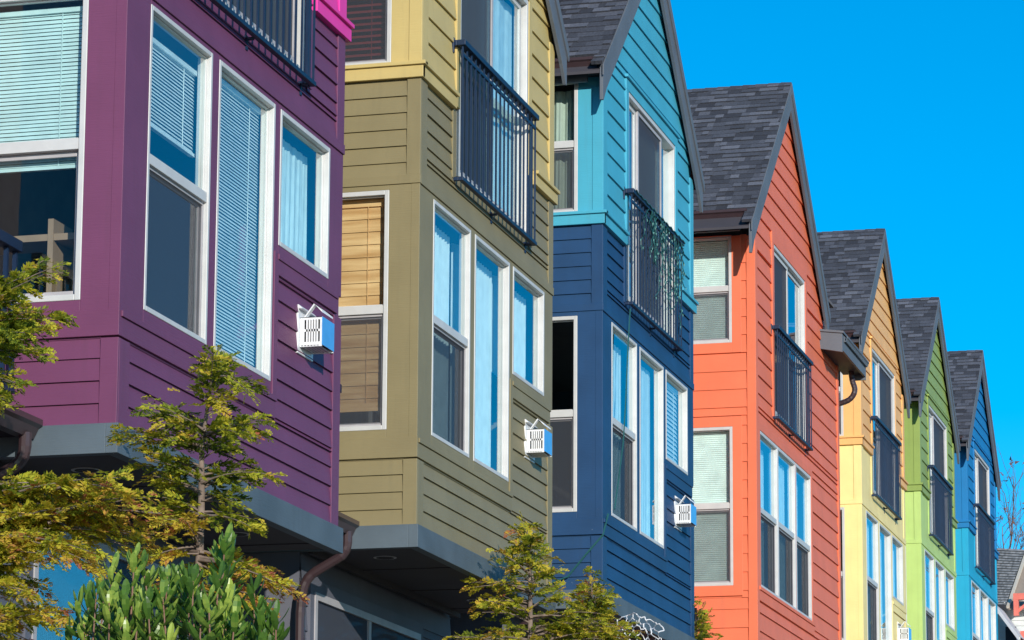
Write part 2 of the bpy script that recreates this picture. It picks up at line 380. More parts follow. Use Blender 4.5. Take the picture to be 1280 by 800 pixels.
def roof_side(mb, x0, x1, y_eave, z_eave, y_ridge, z_ridge, course=.108, tab=.25, rnd=None, thick=.013):
    """laminated shingles laid in courses up one slope; ridge runs along x"""
    R_ = rnd or random
    dy, dz = y_ridge-y_eave, z_ridge-z_eave; L = math.hypot(dy, dz); uy, uz = dy/L, dz/L
    ny, nz = (-uz, uy) if dy > 0 else (uz, -uy)     # outward normal
    n = int(math.ceil(L/course))
    for k in range(n):
        s0 = k*course; s1 = min(L, s0+course+.02)
        x = x0-R_.uniform(0, tab)
        while x < x1:
            w_ = tab*R_.choice((.3, .4, .55, .7, .9)); xa, xb = max(x, x0), min(x+w_, x1)
            if xb > xa+1e-4:
                th = thick*R_.choice((.5, .6, 1.35, 1.5)); tone = min(1, max(.001, R_.gauss(.25 if th < thick else .62, .2)))
                j = R_.uniform(-.004, .004)
                def P(x_, s_, h): return (x_, y_eave+uy*s_+ny*h, z_eave+uz*s_+nz*h)
                a = P(xa, s0+j, th+.006); b = P(xb, s0+j, th+.006); c = P(xb, s1, .006); d = P(xa, s1, .006)
                mb.quad(a, b, c, d, tone); mb.quad(P(xa, s0+j, -.01), P(xb, s0+j, -.01), b, a, max(.001, tone*.3))  # front edges toned darker: shade between courses put into the colour
                mb.quad(P(xa, s0+j, 0), a, d, P(xa, s1, 0), tone); mb.quad(b, P(xb, s0+j, 0), P(xb, s1, 0), c, tone)
            x += w_

def balcony(house, y0, y1, zt, zb, nb=21, mat=RAILM):
    t = MB(); X0, X1 = .022, .100
    t.box(X0+.02, X1+.012, y0-.01, y1+.01, zt-.045, zt); t.box(.0, X0+.02, y0-.01, y0+.05, zt-.045, zt); t.box(.0, X0+.02, y1-.05, y1+.01, zt-.045, zt)
    t.box(.0, .025, y0-.035, y0-.005, zt-.11, zt+.015)
    r = t.obj('balcony_railing', mat, house, bevel=.004)
    b = MB(); b.box(.060, X1, y0, y1, zb, zb+.03); b.box(.0, .060, y0, y0+.03, zb, zb+.03); b.box(.0, .060, y1-.03, y1, zb, zb+.03)
    b.obj('bottom_rail', mat, r, bevel=.003)
    u = MB(); u.box(.072, X1-.01, y0+.02, y1-.02, zt-.13, zt-.105); u.obj('upper_rail', mat, r)
    m = MB(); m.box(-.0065, .0065, -.0065, .0065, zb+.03, zt-.045); first = m.obj('baluster', mat, r); me = first.data
    ys = [y0+.02+(y1-y0-.04)*i/(nb-1) for i in range(nb)]
    pos = [(.083, y) for y in ys]+[(.03, y1-.02), (.055, y1-.02)]
    for i, (x, y) in enumerate(pos):
        o = first if i == 0 else bpy.data.objects.new('baluster', me)
        if i: COL.objects.link(o); o.parent = r
        o.location = (x, y, 0)
    for f in (.5, .97):
        k = MB(); yy = y0+(y1-y0)*f; k.box(0, .06, yy-.02, yy+.012, zb-.008, zb+.006); k.box(0, .018, yy-.02, yy+.012, zb-.075, zb+.02); k.obj('bracket', mat, r)
    return r

def vent(house, y0=3.10, z0=1.04):
    p = MB(); p.box(.0, .020, y0, y0+.32, z0, z0+.33)
    p.prism([(.02, z0+.30), (.02, z0+.33), (.05, z0+.30)], 'y', y0, y0+.32)
    v = p.obj('vent_hood', VENTW, house, bevel=.004)
    b = MB(); X0, X1, Y0, Y1, Z0, Z1 = .022, .175, y0+.035, y0+.285, z0+.055, z0+.245
    # near face with two rows of slots, built from bars
    t = .008
    b.box(X0, X0+.030, Y0, Y0+t, Z0, Z1); b.box(X1-.014, X1, Y0, Y0+t, Z0, Z1)
    xs0, xs1 = X0+.030, X1-.014
    for a, c in ((Z0, Z0+.022), (Z0+.092, Z0+.108), (Z1-.018, Z1)): b.box(xs0, xs1, Y0, Y0+t, a, c)
    n = 6; st = (xs1-xs0)/n
    for i in range(1, n): b.box(xs0+st*i-.0055, xs0+st*i+.0055, Y0, Y0+t, Z0+.022, Z1-.018)
    b.box(X0, X1, Y1-t, Y1, Z0, Z1); b.box(X0, X1, Y0, Y1, Z1-.004, Z1)
    b.obj('vent_box', VENTW, v)
    s_ = MB(); s_.box(X0+.02, X1-.02, Y0+.03, Y1-.03, Z0+.01, Z1-.02); s_.obj('vent_core', SLOT, v)
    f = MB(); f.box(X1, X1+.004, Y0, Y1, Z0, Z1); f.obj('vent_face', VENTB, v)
    u = MB()
    for i in range(6): u.box(X0+.01+.022*i, X0+.022+.022*i, Y0, Y1, Z0-.006, Z0)
    u.box(X0, X1, Y0, Y0+.012, Z0-.010, Z0); u.box(X0, X1, Y1-.012, Y1, Z0-.010, Z0); u.obj('vent_grille', VENTW, v)
    h = MB()          # the raised flap on top
    h.prism([(.045, Z1), (.055, Z1), (.122, Z1+.085), (.114, Z1+.092)], 'y', Y0+.005, Y0+.045)
    h.prism([(.114, Z1+.092), (.122, Z1+.085), (.175, Z1+.03), (.172, Z1+.045)], 'y', Y0+.005, Y1-.02)
    h.obj('vent_flap', VENTW, v)
    return v

def gutter(house, axis, p0, p1, x, z, w_=.11, h_=.10, name='gutter'):
    """K-style gutter trough along an axis"""
    prof = [(0, -h_), (w_*.55, -h_), (w_*.8, -h_*.45), (w_, -h_*.3), (w_, 0), (w_-.012, 0), (w_-.012, -h_*.28), (w_*.72, -h_*.42), (w_*.5, -h_+.012), (.010, -h_+.012), (.010, 0), (0, 0)]
    mb = MB()
    if axis == 'y': mb.prism([(x+a, z+b) for a, b in prof], 'y', p0, p1); 
    else: mb.prism([(x-a, z+b) for a, b in prof], 'x', p0, p1)
    # end caps
    cap = [(0, -h_), (w_*.55, -h_), (w_*.8, -h_*.45), (w_, -h_*.3), (w_, 0), (0, 0)]
    if axis == 'y': mb.prism([(x+a, z+b) for a, b in cap], 'y', p1, p1+.004)
    else: mb.prism([(x-a, z+b) for a, b in cap], 'x', p1, p1+.004)
    return mb.obj(name, BROWN, house)

def downspout(house, pts, r=.038):
    # square-ish pipe with ribbed bends
    P = []
    for i, p in enumerate(pts):
        p = Vector(p)
        if 0 < i < len(pts)-1:
            a = (Vector(pts[i-1])-p); b = (Vector(pts[i+1])-p); d = min(.10, a.length/2, b.length/2); a.normalize(); b.normalize()
            for t in np.linspace(0, 1, 6): P.append((p+a*d)*(1-t)**2+p*2*t*(1-t)+(p+b*d)*t*t)
        else: P.append(p)
    rr = [r*(1.0 if i % 2 else .95) if 0 < i < len(P)-1 else r for i in range(len(P))]
    mb = MB(); mb.tube(P, rr, 10); return mb.obj('downspout', BROWN, house, smooth=False)

GZ = lambda y: -1.6+.05*y                      # the street climbs away from the camera
HT = {'P': (-7.074, 17.150, 3.410), 'O': (-7.167, 23.283, 3.755), 'N': (-7.204, 29.268, 4.054), 'R': (-7.220, 36.740, 3.645),
      'Y': (-7.291, 44.653, 4.635), 'G': (-7.394, 50.999, 5.006), 'B': (-7.397, 56.661, 5.268)}

# ------------------------------------------------------------------ ground
def strip(name, mat, x0, x1, dz0, dz1=None, y0=-60, y1=160):
    mb = MB(); n = 22; dz1 = dz0 if dz1 is None else dz1
    for i in range(n):
        a, b = y0+(y1-y0)*i/n, y0+(y1-y0)*(i+1)/n
        mb.quad((x0, a, GZ(a)+dz0), (x1, a, GZ(a)+dz1), (x1, b, GZ(b)+dz1), (x0, b, GZ(b)+dz0))
    o = mb.obj(name, mat, None, fix=False); o['kind'] = 'structure'; return o
ASPH = paint('asphalt', (.05, .05, .052), .9, .2, 8); CONC = paint('concrete', (.30, .29, .27), .85, .15, 5)
LAWN = paint('lawn', (.06, .09, .03), .95, .4, 6); DIRT = paint('ground_soil', (.12, .10, .07), .95, .3, 1)
strip('ground', DIRT, -300, 300, -.35)
strip('road', ASPH, -3.2, 6.4, 0)
strip('road_line', simple('road_paint', (.6, .6, .55), .7), 1.55, 1.67, .004)
strip('kerb', CONC, -3.35, -3.2, .13); strip('kerb', CONC, 6.4, 6.55, .13)
strip('pavement', CONC, -5.2, -3.35, .128); strip('pavement', CONC, 6.55, 8.2, .128)
strip('verge', LAWN, 8.2, 30, .1)
strip('garden_bank', LAWN, -6.0, -5.2, 1.25, .12); strip('garden_bed', DIRT, -20, -6.0, 1.25)

# ------------------------------------------------------------------ the row houses
def std_house(key, label, lowc, upc, cov, spec):
    T = HT[key]; H = empty('row_house', T, label, 'house', 'colourful row houses stepping up the street')
    H.empty_display_size = 1
    lowm = paint('paint_lower_'+key, lowc, .55, spec.get('amt', .07), specks=(key == 'N')); upm = paint('paint_upper_'+key, upc, .55, .06)
    panels = spec.get('panels', False)
    W, D = 4.0, -1.6
    GB = GZ(T[1])-T[2]+.6                        # foundation level, local
    RP, RZ, EY0, EY1 = 1.98, 6.965, -.26, 4.20     # ridge y/z, rake tips
    SL = (RZ-4.93)/(RP-EY0)
    rl = lambda z: RP-(RZ-.10-z)/SL; rh = lambda z: RP+(RZ-.10-z)/SL
    # window rectangles (facade)
    w1 = (.364, 1.404, .743, 2.599); w2 = (1.528, 2.579, .743, 2.599); w3 = (2.687, 3.711, 1.676, 2.599)
    door = (1.03, 3.13, 2.95, 5.05)
    swin = (-1.15, -.22, .73, 2.59); uwin = (-1.15, -.22, 3.58, 4.90)
    ins = lambda w_, e=.02: (w_[0]+e, w_[1]-e, w_[2]+e, w_[3]-e)
    # ---- front wall, lower storey
    f = MB(); rv = .1315; pr = .021
    siding(f, 'F', .155, W-.155, -.0, .50, rv, 0, flat=panels, fo=.014)
    siding(f, 'F', 2.66, W-.155, .50, 1.46, rv, 0, flat=panels, fo=.014)
    siding(f, 'F', .155, W-.155, 2.70, 3.46, rv, .07, holes=[(.95, 3.21, 2.87, 3.5)], flat=panels, fo=.014)
    siding(f, 'F', 0, W, -.0, 3.5, rv, flat=True, holes=[ins(w1), ins(w2), ins(w3), ins(door)])          # backing
    f.obj('front_wall', lowm, H, fix=False)
    f = MB()                                    # flat boards round the windows, bands and corner boards
    cells = [(.0, W, .50, .62, (2.66,)), ]
    pbox(f, 'F', .002, .028, 0, 2.66, .512, .625)
    pbox(f, 'F', .002, .040, 0, 2.66, .625, .660)
    pbox(f, 'F', .002, .027, 2.66, W-.10, 1.474, 1.575); pbox(f, 'F', .002, .036, 2.66, W-.10, 1.575, 1.612)
    pbox(f, 'F', .003, .028, 2.60, 2.68, .63, 1.62)
    for a, b in ((0, w1[0]), (w1[1], w2[0]), (w2[1], 2.66)): pbox(f, 'F', .001, .018, a, b, .665, 2.63)
    pbox(f, 'F', .001, .018, 2.66, w3[0], 1.612, 2.63); pbox(f, 'F', .001, .018, w3[1], W, 1.612, 2.63)
    for a, b, c, d in ((w1[0], w1[1], .665, w1[2]), (w2[0], w2[1], .665, w2[2]), (w3[0], w3[1], 1.612, w3[2]), (w1[0], w1[1], 2.599, 2.63), (w2[0], w2[1], 2.599, 2.63), (w3[0], w3[1], 2.599, 2.63)):
        pbox(f, 'F', .001, .018, a, b, c, d)
    pbox(f, 'F', .002, .030, 0, W, 2.63, 2.70)
    pbox(f, 'F', .001, .026, 0, .155, 0, .50); pbox(f, 'F', .001, .0225, W-.155, W, 0, 1.46); pbox(f, 'F', .001, .026, 0, .155, 2.70, 3.46); pbox(f, 'F', .001, .0225, W-.155, W, 2.70, 3.46)
    pbox(f, 'F', .001, .024, .86, .95, 2.90, 3.46); pbox(f, 'F', .001, .024, 3.21, 3.29, 2.90, 3.46)
    f.obj('front_trim', lowm, H, bevel=.003)
    # ---- side wall, lower storey
    s = MB()
    siding(s, 'S', D, -.085, -.0, .50, rv, -.01, flat=panels, fo=.014); siding(s, 'S', D, -.085, 2.70, 3.46, rv, .04, flat=panels, fo=.014)
    siding(s, 'S', D, 0, 0, 3.5, rv, flat=True, holes=[ins(swin)])
    siding(s, 'S', -9, D, 0, 4.75, rv, flat=True)
    s.obj('side_wall', lowm, H, fix=False)
    s = MB()
    pbox(s, 'S', .002, .034, D, .030, .51, .665)
    pbox(s, 'S', .001, .018, D, swin[0], .665, 2.63); pbox(s, 'S', .001, .018, swin[1], .018, .665, 2.63)
    pbox(s, 'S', .001, .018, swin[0], swin[1], .665, swin[2]); pbox(s, 'S', .001, .018, swin[0], swin[1], swin[3], 2.63)
    pbox(s, 'S', .002, .030, D, .030, 2.63, 2.70)
    pbox(s, 'S', .001, .024, -.085, .026, 0, .50); pbox(s, 'S', .001, .024, -.085, .026, 2.70, 3.46)
    pbox(s, 'S', .0015, .020, -.045, .024, .66, 2.635)
    s.obj('side_trim', lowm, H, bevel=.003)
    # ---- belt course between the two colours
    b = MB(); b.box(.0, .050, 3.30, W+.05, 3.46, 3.555); b.box(.0, .072, 3.30, W+.05, 3.555, 3.585); b.obj('belt_course', upm, H, bevel=.004)
    b = MB(); b.box(.0, .050, -.05, .88, 3.46, 3.555); b.box(.0, .072, -.05, .88, 3.555, 3.585)
    b.box(D, .050, -.052, .001, 3.461, 3.556); b.box(D, .072, -.074, .001, 3.556, 3.586)
    b.obj('belt_course', upm, H, bevel=.004)
    # ---- upper storey front with gable
    u = MB(); ru = .206; z0 = 3.5
    hl = [(.93, 3.23, 3.4, 5.16)]
    siding(u, 'F', .155, W-.155, z0, RZ-.1, ru, .09, lo=rl, hi=rh, holes=hl, proud=.024)
    siding(u, 'F', 0, W, z0, RZ-.1, ru, flat=True, holes=[ins(door)], lo=rl, hi=rh)
    u.obj('gable_wall', upm, H, fix=False)
    t = MB()
    pbox(t, 'F', .001, .028, 0, .155, z0+.08, 4.90); pbox(t, 'F', .001, .028, W-.155, W, z0+.08, 4.90)
    pbox(t, 'F', .001, .030, .93, door[0], 3.5, 5.05); pbox(t, 'F', .001, .030, door[1], 3.23, 3.5, 5.05); pbox(t, 'F', .001, .030, .93, 3.23, 5.05, 5.16)
    pbox(t, 'F', .001, .052, .90, 3.26, 5.16, 5.19)
    t.obj('gable_trim', upm, H, bevel=.003)
    s = MB()
    siding(s, 'S', D, 0, 3.5, 4.95, ru, flat=True, holes=[ins(uwin)]); s.obj('upper_side_wall', upm, H, fix=False)
    s = MB()
    pbox(s, 'S', .001, .020, swin[1], .028, 3.586, 4.80); pbox(s, 'S', .020, .028, -.075, .030, 3.586, 4.80)
    s.obj('upper_side_trim', upm, H, bevel=.003); s = MB(); pbox(s, 'S', .001, .020, D, swin[0], 3.586, 4.80)
    s.obj('upper_side_trim', upm, H, bevel=.003)
    # ---- windows
    window(H, 'F', *w1, fw_=.030, sash=1.67, cover=cov[0], seed=1, scr=spec.get('scr'))
    window(H, 'F', *w2, cover=cov[1], seed=2, fw_=.032)
    window(H, 'F', *w3, cover=cov[2], seed=3, fw_=.032)
    window(H, 'S', *swin, fw_=.036, sash=1.665, cover=cov[3], side=True, seed=4, screen=spec.get('sscreen', True))
    window(H, 'S', *uwin, fw_=.036, sash=4.26, cover=cov[4], side=True, seed=5)
    # ---- sliding door on the balcony
    d = MB(); frame_bars(d, 'F', -.10, .022, door[0], door[1], door[2], door[3], .045); dr = d.obj('balcony_door', WHITE, H, bevel=.004)
    (g0, g1), (k0, k1) = spec.get('door', ((1.09, 1.55), (1.60, 3.02)))
    q = MB(); frame_bars(q, 'F', -.046, -.026, min(g0, 1.08), g1, 3.0, 5.0, .05); q.obj('door_sash', WHITE, dr)
    q = MB(); frame_bars(q, 'F', -.024, -.004, k0, k1, 3.0, 5.0, .04); q.obj('door_sash', SASHG if spec.get('dgrey', True) else WHITE, dr)
    q = MB(); wq(q, 'F', -.036, 1.09, 3.07, 3.02, 4.98); q.obj('pane', GLASS, dr, fix=False)
    q = MB(); q.quad((-.016, k0, 3.03), (-.016, k1, 3.03), (-.016, k1, 4.97), (-.016, k0, 4.97)); q.obj('insect_or_darkening_screen', SCREEN3, dr, fix=False)
    if spec.get('dcurt', 1): cover_mesh(dr, 'F', 'sheer', 1.1, 3.05, 3.0, 5.0, 9)
    balcony(H, .89, 3.16, 4.03, 2.88, 19)
    # ---- roof
    x0, x1 = -9, .072
    rb = MB()
    ez = RZ-SL*(RP-EY0)
    Rr = random.Random(key)
    ye = -.13; ez2 = ez+(ye-EY0)*SL
    roof_side(rb, x0, x1+.018, ye-.03, ez2+.01, RP, RZ+.04, rnd=Rr); roof_side(rb, x0, x1+.018, 2*RP-EY0+.05, ez+.01, RP, RZ+.04, rnd=Rr)
    roof_side(rb, -.02, x1+.018, EY0-.05, ez+.01, ye-.02, ez2+.02, rnd=Rr)
    roof = rb.obj('roof', SHING, H, fix=False)
    c = MB(); x = x0                           # ridge caps
    while x < x1+.02:
        xe = min(x+.2, x1+.02); tn = Rr.uniform(.1, .6)
        c.quad((x, RP-.11, RZ-.055), (xe, RP-.11, RZ-.063), (xe, RP, RZ+.052), (x, RP, RZ+.06), tn); c.quad((x, RP, RZ+.06), (xe, RP, RZ+.052), (xe, RP+.11, RZ-.063), (x, RP+.11, RZ-.055), tn); x += .16
    c.obj('ridge_cap', SHING, roof, fix=False)
    for sgn in (-1, 1):
        yt = EY0 if sgn < 0 else 2*RP-EY0
        def Y(y): return RP+sgn*(y)           # y = distance from ridge
        L = RP-EY0; hh = .235/math.cos(math.atan(SL))
        r_ = MB()                            # barge board with a plumb-cut tail, and a thinner cap board on top
        r_.prism([(Y(0), RZ+.02), (Y(L), ez), (Y(L), ez-.33), (Y(L-.03), ez-.33), (Y(L-.16), ez-hh-.0+.16*SL), (Y(0), RZ+.02-hh)], 'x', .052, .085)
        r_.obj('barge_board', GREY, H, bevel=.003)
        r_ = MB(); r_.prism([(Y(0), RZ+.035), (Y(L+.03), ez+.005), (Y(L+.03), ez-.10), (Y(0), RZ-.09)], 'x', .085, .100); r_.obj('barge_cap', GREY, H, bevel=.002)
        r_ = MB(); r_.prism([(Y(0), RZ-.02), (Y(L), ez-.04), (Y(L), ez-.07), (Y(0), RZ-.05)], 'x', -8.9, .05); r_.obj('roof_deck', DARKSOF, H)
    e = MB(); e.box(x0, .052, ye, ye+.03, ez2-.105, ez2-.02); e.obj('eave_board', GREY, H)
    e = MB(); e.box(x0, -.10, ye, ye+.03, ez2-.225, ez2-.145); e.obj('frieze_board', GREY, H)
    e = MB(); e.box(x0, .03, ye+.03, 0, ez2-.145, ez2-.125); e.obj('soffit', DARKSOF, H)
    gutter(H, 'x', x0, .00, ye, ez2-.01, .10, .09)
    # ---- underside fascia, soffit and recessed ground storey
    a = MB(); a.box(-.03, .045, -.045, W+.045, -.175, -.001); a.box(D, -.03, -.045, .03, -.175, -.001); a.obj('bay_fascia', GREYF, H, bevel=.003)
    a = MB(); a.box(D, -.03, .03, W, -.145, -.125)
    for yy in (1.25, 2.5, 3.7): a.box(D, -.05, yy, yy+.02, -.152, -.145)
    a.box(-.84, -.80, .03, W, -.19, -.1452)
    a.obj('bay_soffit', DARKSOF, H)
    for yy in (.62, 3.2):
        l = MB(); l.tube([(-.42, yy, -.150), (-.42, yy, -.146)], .09, 20); q = l.obj('downlight', SASHG, H)
        l = MB(); l.tube([(-.42, yy, -.152), (-.42, yy, -.1505)], .07, 20); l.obj('lamp_recess', SLOT, q)
    gw = (-.05, 2.0, -1.75, -.42) if key != 'P' else (.0, 3.1, -2.0, -.55)
    gw = spec.get('gwin', gw)
    g = MB(); g.box(-9, -.90, 0, W, GB-.4, -.146); siding(g, 'F', 0, W, GB, -.2, .19, holes=[gw])
    # shift siding to the recessed plane
    g2 = MB(); g2.v = [(v[0]-.90, v[1], v[2]) if v[0] > -.5 else v for v in g.v]; g2.f = g.f; g2.t = g.t
    g2.obj('ground_storey', GREYWALL, H, fix=False)
    gf = MB(); pbox(gf, 'F', -.898, -.86, gw[0]-.09, gw[1]+.09, gw[3], gw[3]+.10); pbox(gf, 'F', -.898, -.86, gw[0]-.09, gw[0], gw[2], gw[3]); pbox(gf, 'F', -.898, -.86, gw[1], gw[1]+.09, gw[2], gw[3])
    gf.obj('window_surround', GREYWALL, H)
    m_ = MB(); frame_bars(m_, 'F', -.895, -.85, gw[0], gw[1], gw[2], gw[3], .055); mid = (gw[0]+gw[1])/2; pbox(m_, 'F', -.895, -.855, mid-.03, mid+.03, gw[2], gw[3])
    wf = m_.obj('window', SASHG, H)
    q = MB(); q.box(-.886, -.880, gw[0]+.05, gw[1]-.05, gw[2]+.05, gw[3]-.05); q.obj('pane', GLASS, wf)
    q = MB(); q.box(-.897, -.893, gw[0]+.05, gw[1]-.05, gw[2]+.05, gw[3]-.05); q.obj('dark_backing', SLOT, wf)
    if key != 'P':
        q = MB(); q.quad((-.872, gw[0]+.05, gw[2]), (-.872, gw[1]-.05, gw[2]), (-.872, gw[1]-.05, gw[3]-.05), (-.872, gw[0]+.05, gw[3]-.05)); q.obj('insect_or_darkening_screen', SCREEN3, wf, fix=False)  # sheet added over the panes to make them darker
    if spec.get('gdark'):
        q = MB(); q.quad((-.872, mid+.02, gw[2]), (-.872, gw[1]-.05, gw[2]), (-.872, gw[1]-.05, gw[3]-.05), (-.872, mid+.02, gw[3]-.05)); q.obj('insect_or_darkening_screen', SCREEN3, wf, fix=False)  # sheet added over the far pane for its dark interior
    # ---- entry link in the gap before the house: porch roof, wall, gutter and downspout
    g = MB(); g.box(-9, D-.001, -2.1, -.002, GB-.4, 4.7); g.obj('link_wall', lowm, H)
    g = MB(); g.prism([(D, .22), (-.52, .02), (-.52, -.06), (D, -.06)], 'y', -2.12, -.05); g.obj('porch_roof', SHING, H)
    gutter(H, 'y', -2.12, -.06, -.53, .03, .12, .11)
    downspout(H, [(-.47, -.16, -.06), (-.47, -.16, -.22), (-.80, -.16, -.40), (-.83, -.16, -.6), (-.83, -.16, GB)])
    # small deck railing across the gap
    t = MB(); t.box(-.62, -.55, -2.1, -.10, 1.01, 1.075); r = t.obj('deck_railing', RAILM, H, bevel=.004)
    t = MB(); t.box(-.60, -.57, -2.1, -.10, .18, .22); t.obj('bottom_rail', RAILM, r)
    m = MB(); m.box(-.012, .012, -.012, .012, .2, 1.03); first = m.obj('baluster', RAILM, r)
    for i in range(16):
        o = first if i == 0 else bpy.data.objects.new('baluster', first.data)
        if i: COL.objects.link(o); o.parent = r
        o.location = (-.585, -.125-.125*i, 0)
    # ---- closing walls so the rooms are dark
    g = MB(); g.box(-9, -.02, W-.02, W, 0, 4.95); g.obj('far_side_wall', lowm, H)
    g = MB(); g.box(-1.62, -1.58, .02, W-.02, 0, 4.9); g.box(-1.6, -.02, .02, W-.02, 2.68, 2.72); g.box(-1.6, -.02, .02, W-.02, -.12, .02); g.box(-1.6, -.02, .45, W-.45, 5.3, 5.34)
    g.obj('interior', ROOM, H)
    vent(H)
    return H

P_ = std_house('P', 'purple house with pink top storey, nearest and leftmost of the row', (.165, .047, .112), (.80, .05, .36),
               ('mini_top', 'mini', 'half_sheer', 'mini_side', 'mini'), dict(scr=SCREEN2, sscreen=False, gwin=(.90, 3.2, -2.1, -.38), gdark=True))
O_ = std_house('O', 'olive green house with mustard yellow top storey, between the purple and the navy house', (.250, .205, .105), (.58, .44, .17),
               ('vertical', 'vertical', 'vertical', 'wood', 'red'), dict(door=((2.06, 3.06), (1.08, 2.10)), gwin=(.25, 3.0, -1.95, -.45)))
N_ = std_house('N', 'navy house with light blue top storey and string lights on its balcony', (.013, .058, .150), (.065, .39, .53),
               ('half_sheer', 'sheer', 'mini_wide', None, 'curtain'), dict(door=((1.09, 1.55), (1.55, 2.62)), amt=.14))
Y_ = std_house('Y', 'pale yellow house with orange top storey, between the red and the green house', (.95, .75, .31), (.90, .48, .17),
               ('sheer', 'sheer', 'sheer', None, None), dict(panels=True, door=((1.09, 1.85), (1.85, 3.06))))
G_ = std_house('G', 'lime green house with darker green top storey, second from the far end', (.50, .66, .20), (.28, .37, .09),
               ('sheer', 'sheer', 'sheer', None, None), dict(panels=True, door=((1.09, 1.75), (1.75, 3.06))))
B_ = std_house('B', 'cyan house with bright blue top storey, farthest and smallest of the row', (.012, .38, .60), (.008, .19, .46),
               ('sheer', 'sheer', 'sheer', None, None), dict(panels=True, door=((1.09, 1.75), (1.75, 3.06))))

# ------------------------------------------------------------------ the red house, flat fronted
def red_house():
    key = 'R'; T = HT[key]; H = empty('row_house', T, 'coral red house with flat lapped front and triple window, mid row', 'house', 'colourful row houses stepping up the street')
    m = paint('paint_red', (.82, .185, .085), .55, .06); W = 5.66; D = -1.6; GB = GZ(T[1])-T[2]+.6
    RP, RZ, EY0 = 2.08, 7.93, -.50; EZ = 5.58; SL = (RZ-EZ)/(RP-EY0)
    rl = lambda z: RP-(RZ-.10-z)/SL; rh = lambda z: RP+(RZ-.10-z)/SL
    tri = [(.21, 1.32), (1.33, 2.47), (2.50, 3.53)]; z0w, z1w = 1.44, 3.28
    door = (1.16, 3.24, 3.62, 5.72)
    sw2 = (-1.2, -.25, 1.44, 3.29); sw1 = (-1.2, -.25, 4.28, 5.56)
    ins = lambda w_, e=.02: (w_[0]+e, w_[1]-e, w_[2]+e, w_[3]-e)
    f = MB(); ru = .2135
    hl = [(.12, 3.62, 1.28, 3.37), (door[0]-.12, door[1]+.12, 3.55, door[3]+.13)]
    siding(f, 'F', .11, W-.12, -.25, 5.40, ru, .08, holes=hl, proud=.024)
    siding(f, 'F', 0, 4.6, 5.40, RZ-.1, ru, .08, lo=rl, hi=rh, holes=hl, proud=.024)
    bk = [ins((a, b, z0w, z1w)) for a, b in tri]+[ins(door)]
    siding(f, 'F', 0, W, -.25, 5.40, ru, flat=True, holes=bk)
    siding(f, 'F', 0, 4.6, 5.40, RZ-.1, ru, flat=True, holes=bk, lo=rl, hi=rh)
    f.obj('front_wall', m, H, fix=False)
    t = MB()
    pbox(t, 'F', .001, .030, 0, .11, -.25, 5.5); pbox(t, 'F', .001, .030, W-.12, W, -.25, 5.35)
    pbox(t, 'F', .001, .028, .12, tri[0][0], z0w-.04, 3.37); pbox(t, 'F', .001, .028, tri[2][1], 3.62, z0w-.04, 3.37); pbox(t, 'F', .001, .028, tri[0][0], tri[2][1], z1w, 3.37)
    for a, b in ((tri[0][1], tri[1][0]), (tri[1][1], tri[2][0])): pbox(t, 'F', .001, .020, a, b, z0w, z1w)
    pbox(t, 'F', .001, .030, .10, 3.66, 1.28, 1.40); pbox(t, 'F', .001, .044, .10, 3.66, 1.40, 1.44)
    for a, b in ((door[0]-.12, door[0]), (door[1], door[1]+.12)): pbox(t, 'F', .001, .030, a, b, 3.55, door[3])
    pbox(t, 'F', .001, .030, door[0]-.12, door[1]+.12, door[3], door[3]+.13)
    t.obj('front_trim', m, H, bevel=.003)
    s = MB(); shl = [(D, -.15, 1.30, 3.42), (D, -.15, 4.16, 5.6)]
    siding(s, 'S', D, -.075, -.25, 5.55, ru, .10, holes=shl, proud=.02); siding(s, 'S', D, 0, -.25, 5.55, ru, flat=True, holes=[ins(sw1), ins(sw2)])
    siding(s, 'S', -9, D, -.25, 5.55, ru, .10, proud=.02)
    s.obj('side_wall', m, H, fix=False)
    t = MB()
    for w_ in (sw1, sw2):
        zt = 5.55 if w_ is sw1 else 3.41
        pbox(t, 'S', .001, .026, w_[1], -.14, w_[2]-.12, zt); pbox(t, 'S', .001, .026, D, w_[0], w_[2]-.12, zt)
        pbox(t, 'S', .001, .026, w_[0], w_[1], w_[2]-.12, w_[2])
        if w_ is sw2: pbox(t, 'S', .001, .026, w_[0], w_[1], w_[3], zt)
        else: pbox(t, 'S', .001, .026, w_[0], w_[1], w_[3], 5.55)
    pbox(t, 'S', .001, .028, -.075, .030, -.25, 5.5)
    t.obj('side_trim', m, H, bevel=.003)
    for i, (a, b) in enumerate(tri): window(H, 'F', a, b, z0w, z1w, sash=2.36, cover=('half_sheer', 'sheer', 'half_sheer')[i], seed=i, fw_=.04, rec=.05)
    window(H, 'S', *sw2, fw_=.036, sash=2.37, cover='pleat', side=True); window(H, 'S', *sw1, fw_=.036, sash=4.93, cover='pleat', side=True)
    d = MB(); frame_bars(d, 'F', -.10, .022, *door, .045); dr = d.obj('balcony_door', WHITE, H, bevel=.004)
    q = MB(); frame_bars(q, 'F', -.046, -.026, 2.15, 3.18, door[2]+.05, door[3]-.05, .05); q.obj('door_sash', WHITE, dr)
    q = MB(); frame_bars(q, 'F', -.024, -.004, 1.21, 2.22, door[2]+.05, door[3]-.05, .045); q.obj('door_sash', WHITE, dr)
    q = MB(); wq(q, 'F', -.036, 1.2, 3.2, door[2]+.06, door[3]-.06); q.obj('pane', GLASS, dr, fix=False)
    q = MB(); q.quad((-.016, 1.22, door[2]+.06), (-.016, 2.2, door[2]+.06), (-.016, 2.2, door[3]-.06), (-.016, 1.22, door[3]-.06)); q.obj('insect_or_darkening_screen', SCREEN3, dr, fix=False)
    balcony(H, 1.03, 3.29, 4.69, 3.56, 19)
    x0, x1 = -9, .072; Rr = random.Random(5)
